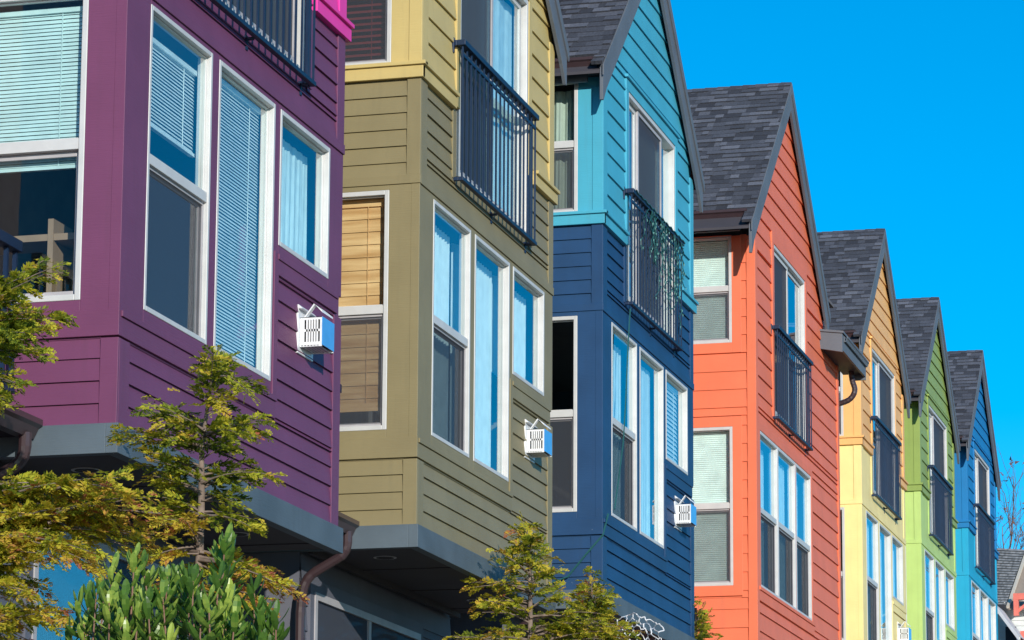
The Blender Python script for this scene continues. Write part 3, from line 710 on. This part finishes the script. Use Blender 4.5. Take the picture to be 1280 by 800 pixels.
    rb = MB(); ye = -.27; ez2 = EZ+(ye-EY0)*SL; roof_side(rb, x0, x1+.018, ye-.03, ez2, RP, RZ+.04, rnd=Rr); roof_side(rb, -.02, x1+.018, EY0-.05, EZ, ye-.02, ez2+.01, rnd=Rr); roof_side(rb, x0, x1+.018, 2*RP-EY0+.05, EZ, RP, RZ+.04, rnd=Rr)
    roof = rb.obj('roof', SHING, H, fix=False)
    c = MB(); x = x0
    while x < x1+.02:
        xe = min(x+.2, x1+.02); tn = Rr.uniform(.1, .6)
        c.quad((x, RP-.11, RZ-.05), (xe, RP-.11, RZ-.058), (xe, RP, RZ+.052), (x, RP, RZ+.06), tn); c.quad((x, RP, RZ+.06), (xe, RP, RZ+.052), (xe, RP+.11, RZ-.058), (x, RP+.11, RZ-.05), tn); x += .16
    c.obj('ridge_cap', SHING, roof, fix=False)
    for sgn in (-1, 1):
        def Y(y): return RP+sgn*y
        L = RP-EY0; hh = .24/math.cos(math.atan(SL))
        r_ = MB(); r_.prism([(Y(0), RZ+.02), (Y(L), EZ), (Y(L), EZ-.36), (Y(L-.03), EZ-.36), (Y(L-.18), EZ-hh+.18*SL), (Y(0), RZ+.02-hh)], 'x', .052, .085); r_.obj('barge_board', GREY, H, bevel=.003)
        r_ = MB(); r_.prism([(Y(0), RZ+.035), (Y(L+.03), EZ+.005), (Y(L+.03), EZ-.10), (Y(0), RZ-.09)], 'x', .085, .100); r_.obj('barge_cap', GREY, H, bevel=.002)
        r_ = MB(); r_.prism([(Y(0), RZ-.02), (Y(L), EZ-.04), (Y(L), EZ-.07), (Y(0), RZ-.05)], 'x', -8.9, .05); r_.obj('roof_deck', DARKSOF, H)
    e = MB(); e.box(x0, .052, ye, ye+.03, ez2-.115, ez2-.02); e.obj('eave_board', GREY, H)
    e = MB(); e.box(x0, -.10, ye, ye+.03, ez2-.24, ez2-.155); e.obj('frieze_board', GREY, H)
    e = MB(); e.box(x0, .03, ye+.03, 0, ez2-.155, ez2-.135); e.obj('soffit', DARKSOF, H)
    gutter(H, 'x', x0, .00, ye, ez2-.01, .11, .10)
    # low boxed eave at the far end of the front, with its gutter and bent downspout
    e = MB(); e.prism([(.0, 5.35), (.30, 5.29), (.30, 5.03), (.0, 5.09)], 'y', 4.37, 4.41); e.prism([(-.6, 5.42), (.32, 5.305), (.32, 5.275), (-.6, 5.39)], 'y', 4.35, 6.2)
    e.box(.27, .30, 4.41, 6.2, 5.06, 5.27); e.obj('eave_return', GREY, H, bevel=.003)
    e = MB(); e.box(.0, .27, 4.41, 6.2, 5.10, 5.13); e.obj('soffit', DARKSOF, H)
    e = MB(); e.box(.10, .30, 6.205, 6.24, 5.02, 5.28); e.obj('end_plate', GREY, H)
    gutter(H, 'y', 4.5, 6.2, .30, 5.26, .05, .07).data.materials[0] = GREY
    downspout(H, [(.14, 6.0, 5.10), (.15, 6.0, 4.98), (.20, 6.0, 4.84), (.13, 6.0, 4.72), (-.05, 6.0, 4.66), (-.5, 6.0, 4.64)], .038)
    a = MB(); a.box(-9, -.03, .02, W, -.6, -.25); a.obj('bay_fascia', GREYF, H)
    g = MB(); g.box(-9, -.6, 0, W, GB-.4, -.6); g.obj('ground_storey', GREYWALL, H)
    g = MB(); g.box(-9, -.02, W-.02, W, -.25, 5.2); g.obj('far_side_wall', m, H)
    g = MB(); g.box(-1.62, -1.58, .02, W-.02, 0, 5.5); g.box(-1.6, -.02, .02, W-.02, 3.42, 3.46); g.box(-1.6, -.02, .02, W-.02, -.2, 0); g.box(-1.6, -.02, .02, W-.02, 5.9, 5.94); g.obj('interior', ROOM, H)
    g = MB(); g.box(-9, D, -2.3, -.002, GB-.4, 5.4); g.obj('link_wall', m, H)
    return H
R_ = red_house()

# things inside the purple house's side window: shelving
sh = MB()
T = HT['P']
sh.box(-1.5, -.20, .28, .55, 1.17, 1.21)
sh.box(-.56, -.525, .272, .553, .2, 1.30); sh.box(-1.2, -1.165, .272, .553, .2, 1.30)
sh.box(-.525, -.20, .555, .57, .2, 1.17); sh.box(-1.5, -.20, .28, .55, .70, .73)
o = sh.obj('shelf_unit', SHELFM); o.location = T; tag(o, 'wooden shelf unit standing inside the side window of the purple house', 'shelf')
# round ornament in the purple house's short window
rg = MB(); n = 28
for rr_ in (.17, .14): rg.tube([(-.11, 2.86+rr_*math.sin(2*math.pi*i/n), 1.92+rr_*math.cos(2*math.pi*i/n)) for i in range(n+1)], .008, 6, cap=False)
for i in range(4):
    a = math.pi*i/4; rg.tube([(-.11, 2.86-.14*math.sin(a), 1.92-.14*math.cos(a)), (-.11, 2.86+.14*math.sin(a), 1.92+.14*math.cos(a))], .006, 6)
o = rg.obj('round_ornament', simple('ornament_blue', (.04, .20, .45), .3)); o.location = T; tag(o, 'round blue ornament hanging in the short window of the purple house', 'ornament')

# ------------------------------------------------------------------ string lights
GREENW = simple('green_wire', (.02, .10, .10), .5); BULB = simple('clear_bulb', (.16, .36, .33), .3)
T = HT['N']; R1 = random.Random(3); mb = MB(); bulbs = []
for i in range(20):
    y = 1.15+R1.uniform(0, 1.95); x = .115+R1.uniform(-.01, .02); L = R1.uniform(.25, .95)*(1 if y > 1.5 else .7)
    pts = []; z = 3.99; yy = y
    while z > 3.99-L:
        pts.append((x+R1.uniform(-.006, .012), yy, z)); z -= .05; yy += R1.uniform(-.09, .09)
    mb.tube(pts, .0045, 4, cap=False)
    for p in pts[1:]:
        if R1.random() < .8:
            q = (p[0]+.01, p[1]+R1.uniform(-.06, .06), p[2]-R1.uniform(.0, .05)); mb.tube([p, q], .004, 4, cap=False)
            bulbs.append(q)
pts = [(.15, .62, 3.3), (.13, .62, 2.4), (.05, .80, 1.9), (.05, .72, 1.1), (.05, .58, .7)]
for yy in np.linspace(.6, 3.1, 40): pass
mb.tube([(.12, .97+2.18*i/40, 4.03-.02*abs(math.sin(i*.9))) for i in range(41)], .007, 5, cap=False)
e = empty('string_lights', T, 'tangled green icicle lights hanging over the balcony rail of the navy house', 'string lights')
mb.obj('wire', GREENW, e); bl = MB(); bl.tube([(0, 0, 0), (0, .004, -.022)], [.006, .002], 5); b_first = bl.obj('bulb', BULB, e)
for i, q in enumerate(R1.sample(bulbs, 95)):
    o = b_first if i == 0 else bpy.data.objects.new('bulb', b_first.data)
    if i: COL.objects.link(o); o.parent = e
    o.location = q
cb = MB(); P0 = [(.15, .62, 2.87), (.10, .86, 2.6), (.05, .84, 2.0), (.055, .80, 1.4), (.055, .55, 1.25)]
cb.tube([(.06, .95, 2.85), (.06, .86, 2.5), (.05, .80, 1.9), (.045, .72, 1.5), (.045, .55, 1.15), (.050, .35, .8)], .007, 5)
cb.tube([(.045, .12, .72), (.03, -.03, .50), (-.12, -.045, .33), (-.30, -.045, .12), (-.48, -.045, .06)], .009, 5)
o = cb.obj('power_cord', GREENW); o.location = T; tag(o, 'thin green cord running down the front corner of the navy house', 'cord')

# ------------------------------------------------------------------ vegetation
def pix(px, py, y):
    """point on the line through photo position (px, py) at distance y up the street"""
    d = fw+r2*((px-612.885)/4115.75)-u2*((py-565.28)/4115.75); return d*(y/d.y)
CONIF = leafy('golden_cypress', [(0., (.05, .085, .012)), (1., (.46, .15, .08)), (.28, (.24, .30, .025)), (.52, (.58, .54, .04)), (.85, (.70, .46, .06))], .7, .4)
BROAD = leafy('broad_leaves', [(0., (.03, .075, .012)), (1., (.42, .52, .09)), (.55, (.105, .21, .03))], .33, .28, .4)

def frond(V, Fc, Tn, base, d, nrm, L, w, tone, rng):
    """one flat cypress spray: a midrib with short leafy side twigs, as small quads"""
    d = d/np.linalg.norm(d); side = np.cross(d, nrm); side /= (np.linalg.norm(side)+1e-9); nrm = np.cross(side, d)
    n = max(6, int(L/.0085)); t = (np.arange(n)+.5)/n
    prof = np.sin(np.pi*np.clip(t*.9+.12, 0, 1))**.7*w
    for sg in (-1, 1):
        c0 = base+np.outer(t*L, d)-np.outer((t**2)*L*.18, [0, 0, 1])
        ll = prof*rng.uniform(.6, 1.2, n)
        dirn = (d*.75+sg*side*.75)[None, :]+rng.normal(0, .16, (n, 3))
        dirn /= np.linalg.norm(dirn, axis=1)[:, None]
        tip = c0+dirn*ll[:, None]; mid = c0+dirn*(ll*.55)[:, None]
        ww = (.0036+.085*ll)[:, None]; pr = np.cross(dirn, nrm[None, :]+rng.normal(0, .35, (n, 3))); pr /= np.linalg.norm(pr, axis=1)[:, None]
        k = len(V[0]) if False else sum(len(a) for a in V)
        vv = np.stack([c0, mid+pr*ww, tip, mid-pr*ww], 1).reshape(-1, 3)
        V.append(vv); Fc.append(np.arange(4*n).reshape(n, 4)+k); Tn.append(np.clip(tone+rng.normal(0, .09, n)+.12*(t-.5), 0, 1))
def conifer(name, label, trunk, branches, seed, dens=1.0, fl=.16, golden=.5, trunk_r=.035, group='young golden conifers in front of the houses'):
    """trunk: list of world points bottom to top; branches: (start, end, spread) in world space"""
    rng = np.random.default_rng(seed)
    base = Vector(trunk[0]); e = empty(name, base, label, 'tree', group); b0 = np.array(base)
    tb = MB(); n = len(trunk); tb.tube([Vector(p)-base for p in trunk], [trunk_r*(1-.9*i/(n-1)) for i in range(n)], 8)
    V, Fc, Tn = [], [], []
    for (s, t_, spread, gold) in branches:
        s = np.array(s)-b0; t_ = np.array(t_)-b0; L = np.linalg.norm(t_-s)
        if L < 1e-3: continue
        sag = .10*L; mid = (s+t_)/2+np.array([0, 0, sag])
        C = lambda u: (1-u)**2*s+2*u*(1-u)*mid+u*u*t_
        tb.tube([C(u) for u in np.linspace(0, 1, 7)], [max(.0025, .011*(1-u)*min(1, L/.5)) for u in np.linspace(0, 1, 7)], 5, cap=False)
        nf = max(3, int(L/.030*dens))
        for i in range(nf):
            u = rng.uniform(.12, 1) if i else 1.
            p = C(u); dd = (C(min(1, u+.05))-C(u-.05)); dd /= np.linalg.norm(dd)
            yawj = rng.choice([-1, 1])*rng.uniform(.2, 1.25) if i else 0
            side = np.cross(dd, [0, 0, 1]); side /= np.linalg.norm(side)+1e-9
            d = dd*math.cos(yawj)+side*math.sin(yawj)+np.array([0, 0, rng.uniform(-.50, .42)])
            nr = np.array([0, 0, 1])+rng.normal(0, .45, 3)
            off = rng.normal(0, 1, 3)*spread*np.array([1, 1, .6])*.5
            l_ = fl*rng.uniform(.55, 1.25)*(1-.35*u)
            frond(V, Fc, Tn, p+off*.6, d, nr, l_, l_*.36, gold+rng.normal(0, .16)+.22*(u-.5), rng)
    tk = tb.obj('trunk', BARK, e, smooth=True)
    npmesh('crown', np.concatenate(V), np.concatenate(Fc), CONIF, e, np.concatenate(Tn))
    return e
def radial(trunk, zlo, zhi, n, len_lo, len_hi, seed, up=.15, gold=.45, spread=.05):
    """branches all round a trunk between two world heights"""
    R_ = random.Random(seed); out = []
    P = [Vector(p) for p in trunk]
    for i in range(n):
        f = (i+R_.random())/n; z = zlo+(zhi-zlo)*f
        a, b = P[0], P[-1]
        for k in range(len(P)-1):
            if P[k].z <= z <= P[k+1].z: a, b = P[k], P[k+1]
        q = a.lerp(b, (z-a.z)/max(1e-6, b.z-a.z)); an = i*2.399+R_.uniform(-.3, .3)
        L = (len_lo*(1-f)+len_hi*f)*R_.uniform(.6, 1.15)
        out.append((q, q+Vector((math.cos(an)*L, math.sin(an)*L, up*L+R_.uniform(-.1, .1)*L)), spread, gold+R_.uniform(-.15, .2)))
    return out
def to(trunk, pts, y, seed, gold=.5, spread=.05, n=1):
    """branches reaching from the trunk to places given on the photo at distance y"""
    R_ = random.Random(seed); out = []; P = [Vector(p) for p in trunk]
    for (ax, ay, bx, by) in pts:
        for k in range(n):
            a = pix(ax, ay+R_.uniform(-8, 8)*(k > 0), y+R_.uniform(-.05, .05)); b = pix(bx+R_.uniform(-9, 5)*(k > 0), by+R_.uniform(-11, 12)*(k > 0), y+R_.uniform(-.35, .35))
            out.append((a, b, spread, gold+R_.uniform(-.12, .15)))
    return out
# tree with the visible slim trunk, in front of the purple house
y = 16.35
tr = [pix(243, 1500, y), pix(246, 900, y), pix(248, 740, y), pix(252, 620, y), pix(252, 560, y), pix(262, 490, y), pix(272, 440, y)]
br = to(tr, [(262, 500, 268, 440), (266, 478, 285, 447), (264, 482, 262, 462), (268, 470, 318, 480), (262, 505, 272, 498),
             (258, 540, 192, 506), (258, 540, 205, 522), (256, 545, 330, 528), (256, 548, 300, 540), (254, 560, 152, 540), (254, 565, 215, 545), (256, 560, 285, 560),
             (252, 600, 180, 572), (252, 600, 333, 600), (252, 605, 310, 590), (254, 590, 222, 585), (252, 615, 200, 600),
             (251, 640, 318, 650), (250, 640, 205, 625), (252, 620, 300, 625)], y, 5, .34, .05, 3)
br += to(tr, [(250, 660, 200, 650), (249, 690, 180, 700), (249, 680, 228, 650), (248, 720, 205, 740), (249, 700, 300, 735), (249, 700, 365, 740), (249, 690, 340, 720), (249, 740, 330, 760),
              (249, 720, 230, 760), (249, 720, 268, 690)], y, 6, .72, .05, 3)
br += radial(tr, pix(0, 640, y).z, pix(0, 470, y).z, 16, .34, .12, 4, .2, .36)
br += radial(tr, GZ(y)+1.5, pix(0, 760, y).z, 24, .8, .5, 8, .1, .6)
conifer('cypress_tree', 'slim conifer with bare grey trunk and green top in front of the purple bay', tr, br, 21, 1.05, .145)
# bushier tree entering from the left edge
y = 15.2
tr = [pix(-70, 1500, y), pix(-65, 900, y), pix(-60, 600, y), pix(-50, 420, y), pix(-40, 290, y)]
br = to(tr, [(-45, 400, 62, 336), (-45, 395, 40, 345), (-45, 430, 75, 395), (-45, 440, 55, 410), (-50, 450, 48, 440), (-50, 470, 20, 480), (-50, 440, 30, 425), (-48, 400, 20, 375), (-50, 500, 14, 495), (-48, 420, 40, 390)], y, 1, .33, .07, 3)
br += to(tr, [(-55, 614, 70, 602), (-55, 634, 95, 614), (-55, 644, 150, 597), (-55, 654, 160, 662), (-55, 664, 200, 642), (-55, 674, 190, 672), (-55, 674, 120, 632), (-40, 614, 130, 662),
              (-55, 674, 120, 692), (-55, 704, 60, 702), (-55, 734, 45, 745), (-55, 774, 90, 780), (-55, 804, 70, 765), (-55, 654, 30, 642), (-50, 714, 40, 710), (-40, 694, 85, 682), (-40, 654, 180, 690), (60, 654, 185, 622), (60, 614, 150, 612),
              (-55, 614, 40, 612), (-55, 694, 30, 682), (-55, 774, 35, 800), (-55, 754, 20, 770), (40, 664, 120, 712)], y, 2, .56, .09, 2)
br += radial(tr, GZ(y)+1.5, pix(0, 640, y).z, 30, .9, .45, 3, .1, .45)
conifer('cypress_tree', 'bushy yellow and green conifer reaching in from the left edge of the view', tr, br, 22, 1.5, .145)
# conifers further along
def small_tree(px, top, y, lab, seed, spread_px, gold, dens=1.0):
    tr = [pix(px, 1300, y), pix(px, 900, y), pix(px+1, 760, y), pix(px, top+40, y), pix(px-3, top, y)]
    R_ = random.Random(seed); pts = []
    h = 810-top
    for i in range(int(20*dens)):
        f = (i+.5)/(20*dens); yy = top+12+f*h*1.05; wd = spread_px*min(1.1, .16+1.05*f)*R_.uniform(.35, 1.25); sg = -1 if i % 2 else 1
        pts.append((px, yy+12, px+sg*wd, yy+R_.uniform(-12, 10)))
    br = to(tr, pts, y, seed, gold, .05, 3)+radial(tr, pix(0, 860, y).z, pix(0, top+10, y).z, 20, spread_px/4115*y, .08, seed+1, .25, gold)
    br += to(tr, [(px-1, top+22, px-3, top-4), (px-1, top+30, px+5, top+6), (px, top+26, px-8, top+10)], y, seed+3, gold+.2, .01, 2)
    br += radial(tr, GZ(y)+1.0, pix(0, 860, y).z, 30, .8, spread_px/4115*y, seed+2, .1, gold)
    return conifer('cypress_tree', lab, tr, br, seed, .80, .15)
small_tree(662, 662, 25.0, 'green and gold conifer in front of the right end of the olive house', 31, 100, .42, 1.3)
small_tree(742, 728, 27.6, 'rounded conifer at the near corner of the navy house', 34, 62, .40)
small_tree(868, 762, 33.6, 'small green conifer poking up between the navy and red houses', 37, 40, .28)

# broad-leaved shrub in the foreground
def shrub():
    y = 12.0; R_ = np.random.default_rng(9); base = pix(215, 1500, y)
    base = Vector((base.x, base.y, GZ(y)+1.2)); e = empty('evergreen_shrub', base, 'glossy broad-leaved evergreen shrub at the bottom left in front of the conifers', 'shrub')
    V, F, Tn = [], [], []; st = MB(); b0 = np.array(base); cnt = 0
    tips = []
    for _ in range(98):
        px = R_.uniform(88, 345); 
        env = 726+16*np.sin(px*.045)+(abs(px-225)/140)**2*40
        if R_.random() < .1: env -= 8
        py = env+abs(R_.normal(0, 1))*52; tips.append((px, py, y+R_.uniform(-.45, .45)))
    tips += [(281, 676, y-.1), (276, 694, y), (286, 690, y+.1), (168, 696, y-.1), (178, 704, y), (140, 712, y), (188, 722, y+.1), (236, 722, y), (345, 770, y-.2), (130, 745, y), (105, 780, y-.2), (318, 738, y)]
    for (px, py, yy) in tips:
        tip = np.array(pix(px, py, yy)); root = np.array(pix(px+R_.uniform(-20, 20), py+170, yy+R_.uniform(-.1, .1)))
        ax = tip-root; Ls = np.linalg.norm(ax); ax /= Ls
        st.tube([Vector(root-b0), Vector(root+ax*Ls*.5-b0+R_.normal(0, .01, 3)), Vector(tip-b0)], [.006, .005, .003], 5)
        u = np.cross(ax, [1, 0, 0]); u /= np.linalg.norm(u); v = np.cross(ax, u)
        tone0 = R_.uniform(.15, .85)
        nl = R_.integers(11, 17)
        for k in range(nl):
            f = k/nl; an = k*2.4+R_.uniform(-.3, .3); p = tip-ax*(.02+.20*f)*R_.uniform(.9, 1.1)
            out = u*math.cos(an)+v*math.sin(an); el = .34+.92*f+R_.uniform(-.2, .25)
            d = ax*math.cos(el)+out*math.sin(el); d /= np.linalg.norm(d)
            L = R_.uniform(.072, .115); wd = L*R_.uniform(.125, .165)
            s_ = np.cross(d, ax); s_ /= np.linalg.norm(s_)+1e-9; nn = np.cross(s_, d)
            # eight-sided leaf in two halves folded along the midrib, arched backwards
            ts = np.array([0, .18, .38, .58, .76, .91, 1.]); ws = np.array([.05, .42, .80, 1., .92, .55, .0]); arch = -.10*L*(ts*2-1)**2
            mid = p+np.outer(ts*L, d)+np.outer(arch, -nn)
            for sg in (-1, 1):
                ed = mid+np.outer(sg*ws*wd, s_)+np.outer(ws*wd*.28, nn)
                for q in range(6):
                    V += [mid[q], mid[q+1], ed[q+1], ed[q]]; F.append([cnt, cnt+1, cnt+2, cnt+3]); cnt += 4; Tn.append(np.clip(tone0+.25*(1-f)-.12+R_.normal(0, .10)+(.05 if sg > 0 else -.03), 0, 1))
    st.obj('stems', simple('shrub_stem', (.20, .10, .06), .7), e)
    npmesh('foliage', np.array(V)-b0, np.array(F), BROAD, e, np.array(Tn))
shrub()

# white net of lights on the bush below the navy house
def net():
    y = 29.0; R_ = random.Random(12); mb = MB(); N = {}; E_ = []
    def node(i, j):
        if (i, j) not in N:
            px = 768+i*4.6+R_.uniform(-1.6, 1.6); py = 765+j*8+(2.6 if (i+j) % 2 else 0)+R_.uniform(-2, 2)+abs(i-5)*(1.9 if i < 5 else 2.1)
            N[i, j] = pix(px, py, y+R_.uniform(-.12, .12))
        return N[i, j]
    o0 = Vector(node(0, 0))
    for j in range(5):
        for i in range(14):
            if i < 13: E_.append(((i, j), (i+1, j)))
            if j < 4 and (i+j) % 2: E_.append(((i, j), (i, j+1)))
    for a_, b_ in E_:
        p, q = node(*a_), node(*b_); m_ = (p+q)/2+Vector((R_.uniform(-.012, .012), 0, R_.uniform(-.02, .01)))
        mb.tube([p-o0, m_-o0, q-o0], R_.choice((.004, .006)), 5)
    o = mb.obj('net_lights', simple('white_wire', (.8, .8, .82), .4)); o.location = o0
    tag(o, 'white net of lights draped over a bush below the navy house', 'net lights')
net()

# ------------------------------------------------------------------ house and bare tree beyond the far end
def far_house():
    y = 78.0; base = pix(1262, 760, y); gz = GZ(y)+.5
    e = empty('gabled_house', (base.x, base.y, gz), 'white sided house with grey shingle roof and coral brackets beyond the blue house', 'house')
    L = lambda px, py, dy=0: pix(px, py, y+dy)-Vector((base.x, base.y, gz))
    r = MB(); a, b, c, d = L(1225, 757, 0), L(1257, 757, 0), L(1281.5, 687, 2.6), L(1225, 684, 2.6)
    n = 22; Rr = random.Random(2)
    for i in range(n):
        p0, p1, q0, q1 = a.lerp(d, i/n), b.lerp(c, i/n), a.lerp(d, (i+1)/n), b.lerp(c, (i+1)/n); m_ = 20
        for k in range(m_):
            up_ = Vector((0, -.02, .015)); r.quad(p0.lerp(p1, k/m_)+up_, p0.lerp(p1, (k+1)/m_)+up_, q0.lerp(q1, (k+1)/m_), q0.lerp(q1, k/m_), Rr.uniform(.01, 1))
    c2, d2 = Vector((c.x, c.y+2.6, b.z)), Vector((d.x, d.y+2.6, a.z)); r.quad(d, c, c2, d2, .4)
    r.obj('roof', SHING2, e, fix=False)
    cream = simple('cream_trim', (.62, .55, .45), .6); coral = simple('coral_paint', (.72, .16, .11), .5); white = paint('white_siding', (.66, .68, .66), .6)
    t = MB(); t.tube([b+Vector((.05, 0, -.04)), c+Vector((.05, 0, -.02))], .045, 4); t.obj('barge_board', cream, e)
    # underside of the overhang, eave box and walls
    s = MB(); s.quad(b+Vector((.06, .0, -.1)), c+Vector((.06, 0, -.1)), c+Vector((2.2, .6, -.1)), b+Vector((2.2, .6, -.1))); s.obj('overhang', simple('tan_soffit', (.30, .24, .19), .8), e, fix=False)
    w_ = MB(); x0 = L(1228, 760).x; x1 = L(1262, 760).x
    siding(w_, 'S', x0, x1+2.4, -0.4, L(1262, 748).z, .13, proud=.03)
    w2 = MB(); w2.v = [(v[0], v[1]+.5, v[2]) for v in w_.v]; w2.f = w_.f; w2.t = w_.t; w2.obj('side_wall', white, e, fix=False)
    g = MB(); g.box(x0, L(1256, 760).x, -.12, -.0, L(1256, 762).z, L(1256, 756).z); g.obj('gutter', SLOT, e)
    k = MB(); p = L(1267, 745); q = L(1281, 745)
    k.box(p.x, p.x+.75, p.y-.1, p.y+.05, p.z-.1, p.z+.05); k.box(p.x+.004, p.x+.12, p.y-.096, p.y+.046, p.z-.48, p.z-.1); k.tube([(p.x+.05, p.y, p.z-.40), (p.x+.55, p.y, p.z)], .05, 4)
    k.obj('bracket', coral, e)
    k = MB(); p = L(1276, 792); k.box(p.x, p.x+.6, p.y-.1, p.y+.05, p.z-.3, p.z+.05); k.obj('porch_beam', coral, e)
    pr = MB(); A, B_2 = L(1244, 762, -1.5), L(1274, 802, -1.5); n_ = Vector((0, 0, .13))
    pr.quad(A, B_2, B_2+n_, A+n_); pr.quad(A+n_, B_2+n_, B_2+n_+Vector((0, 1.8, .05)), A+n_+Vector((0, 1.8, .05))); pr.obj('porch_roof', simple('pale_trim', (.5, .5, .52), .6), e, fix=False)
    bw = MB(); p = L(1250, 785); bw.box(p.x-.35, p.x-.05, p.y-.2, p.y-.15, p.z-.3, p.z+.28); bw.box(p.x+.15, p.x+.4, p.y-.2, p.y-.15, p.z-.5, p.z+.0); bw.obj('window', SLOT, e)
    bd = MB(); bd.box(x0, x1+2.4, 5.5, 6.2, -.4, L(1256, 760).z); bd.obj('rear_wall', white, e)
far_house()
def bare_tree():
    y = 92.0; R_ = random.Random(77); b = pix(1288, 900, y); gz = GZ(y)+.5; base = Vector((b.x, b.y, gz))
    e = empty('bare_tree', base, 'leafless winter tree with a few seed clusters behind the far end of the row', 'tree')
    mb = MB(); lf = MB()
    def grow(p, d, L, r, depth):
        pts = [p]; q = p.copy(); dd = d.copy()
        for i in range(4):
            dd = (dd+Vector((R_.uniform(-.16, .16), R_.uniform(-.16, .16), R_.uniform(-.05, .13)))).normalized(); q = q+dd*L/4; pts.append(q.copy())
        mb.tube(pts, [r, r*.88, r*.78, r*.68, r*.58], 5 if depth > 1 else 3, cap=False)
        if depth == 0:
            if R_.random() < .15:
                for _ in range(12):
                    c = q+Vector((R_.gauss(0, .07), R_.gauss(0, .07), R_.gauss(0, .07))); a_ = Vector((R_.gauss(0, .05), R_.gauss(0, .05), R_.gauss(0, .05))); b_ = Vector((R_.gauss(0, .05), R_.gauss(0, .05), R_.gauss(0, .05)))
                    lf.tri(c, c+a_, c+b_)
            return
        for k in range(3 if depth > 2 else 4):
            j = R_.choice((1, 2, 3, 4)); a = R_.uniform(0, 6.28); o = Vector((math.cos(a), math.sin(a), R_.uniform(-.1, .5)))
            grow(pts[j], (dd*1.0+o*.75).normalized(), L*R_.uniform(.55, .75), r*.52, depth-1)
    grow(Vector((0, 0, 0)), Vector((-.05, 0, 1)), 6.8, .26, 6)
    mb.obj('trunk', paint('grey_bark', (.22, .15, .14), .9, .3, 8), e); lf.obj('seed_clusters', simple('brown_leaf', (.16, .08, .06), .8), e, fix=False)
bare_tree()
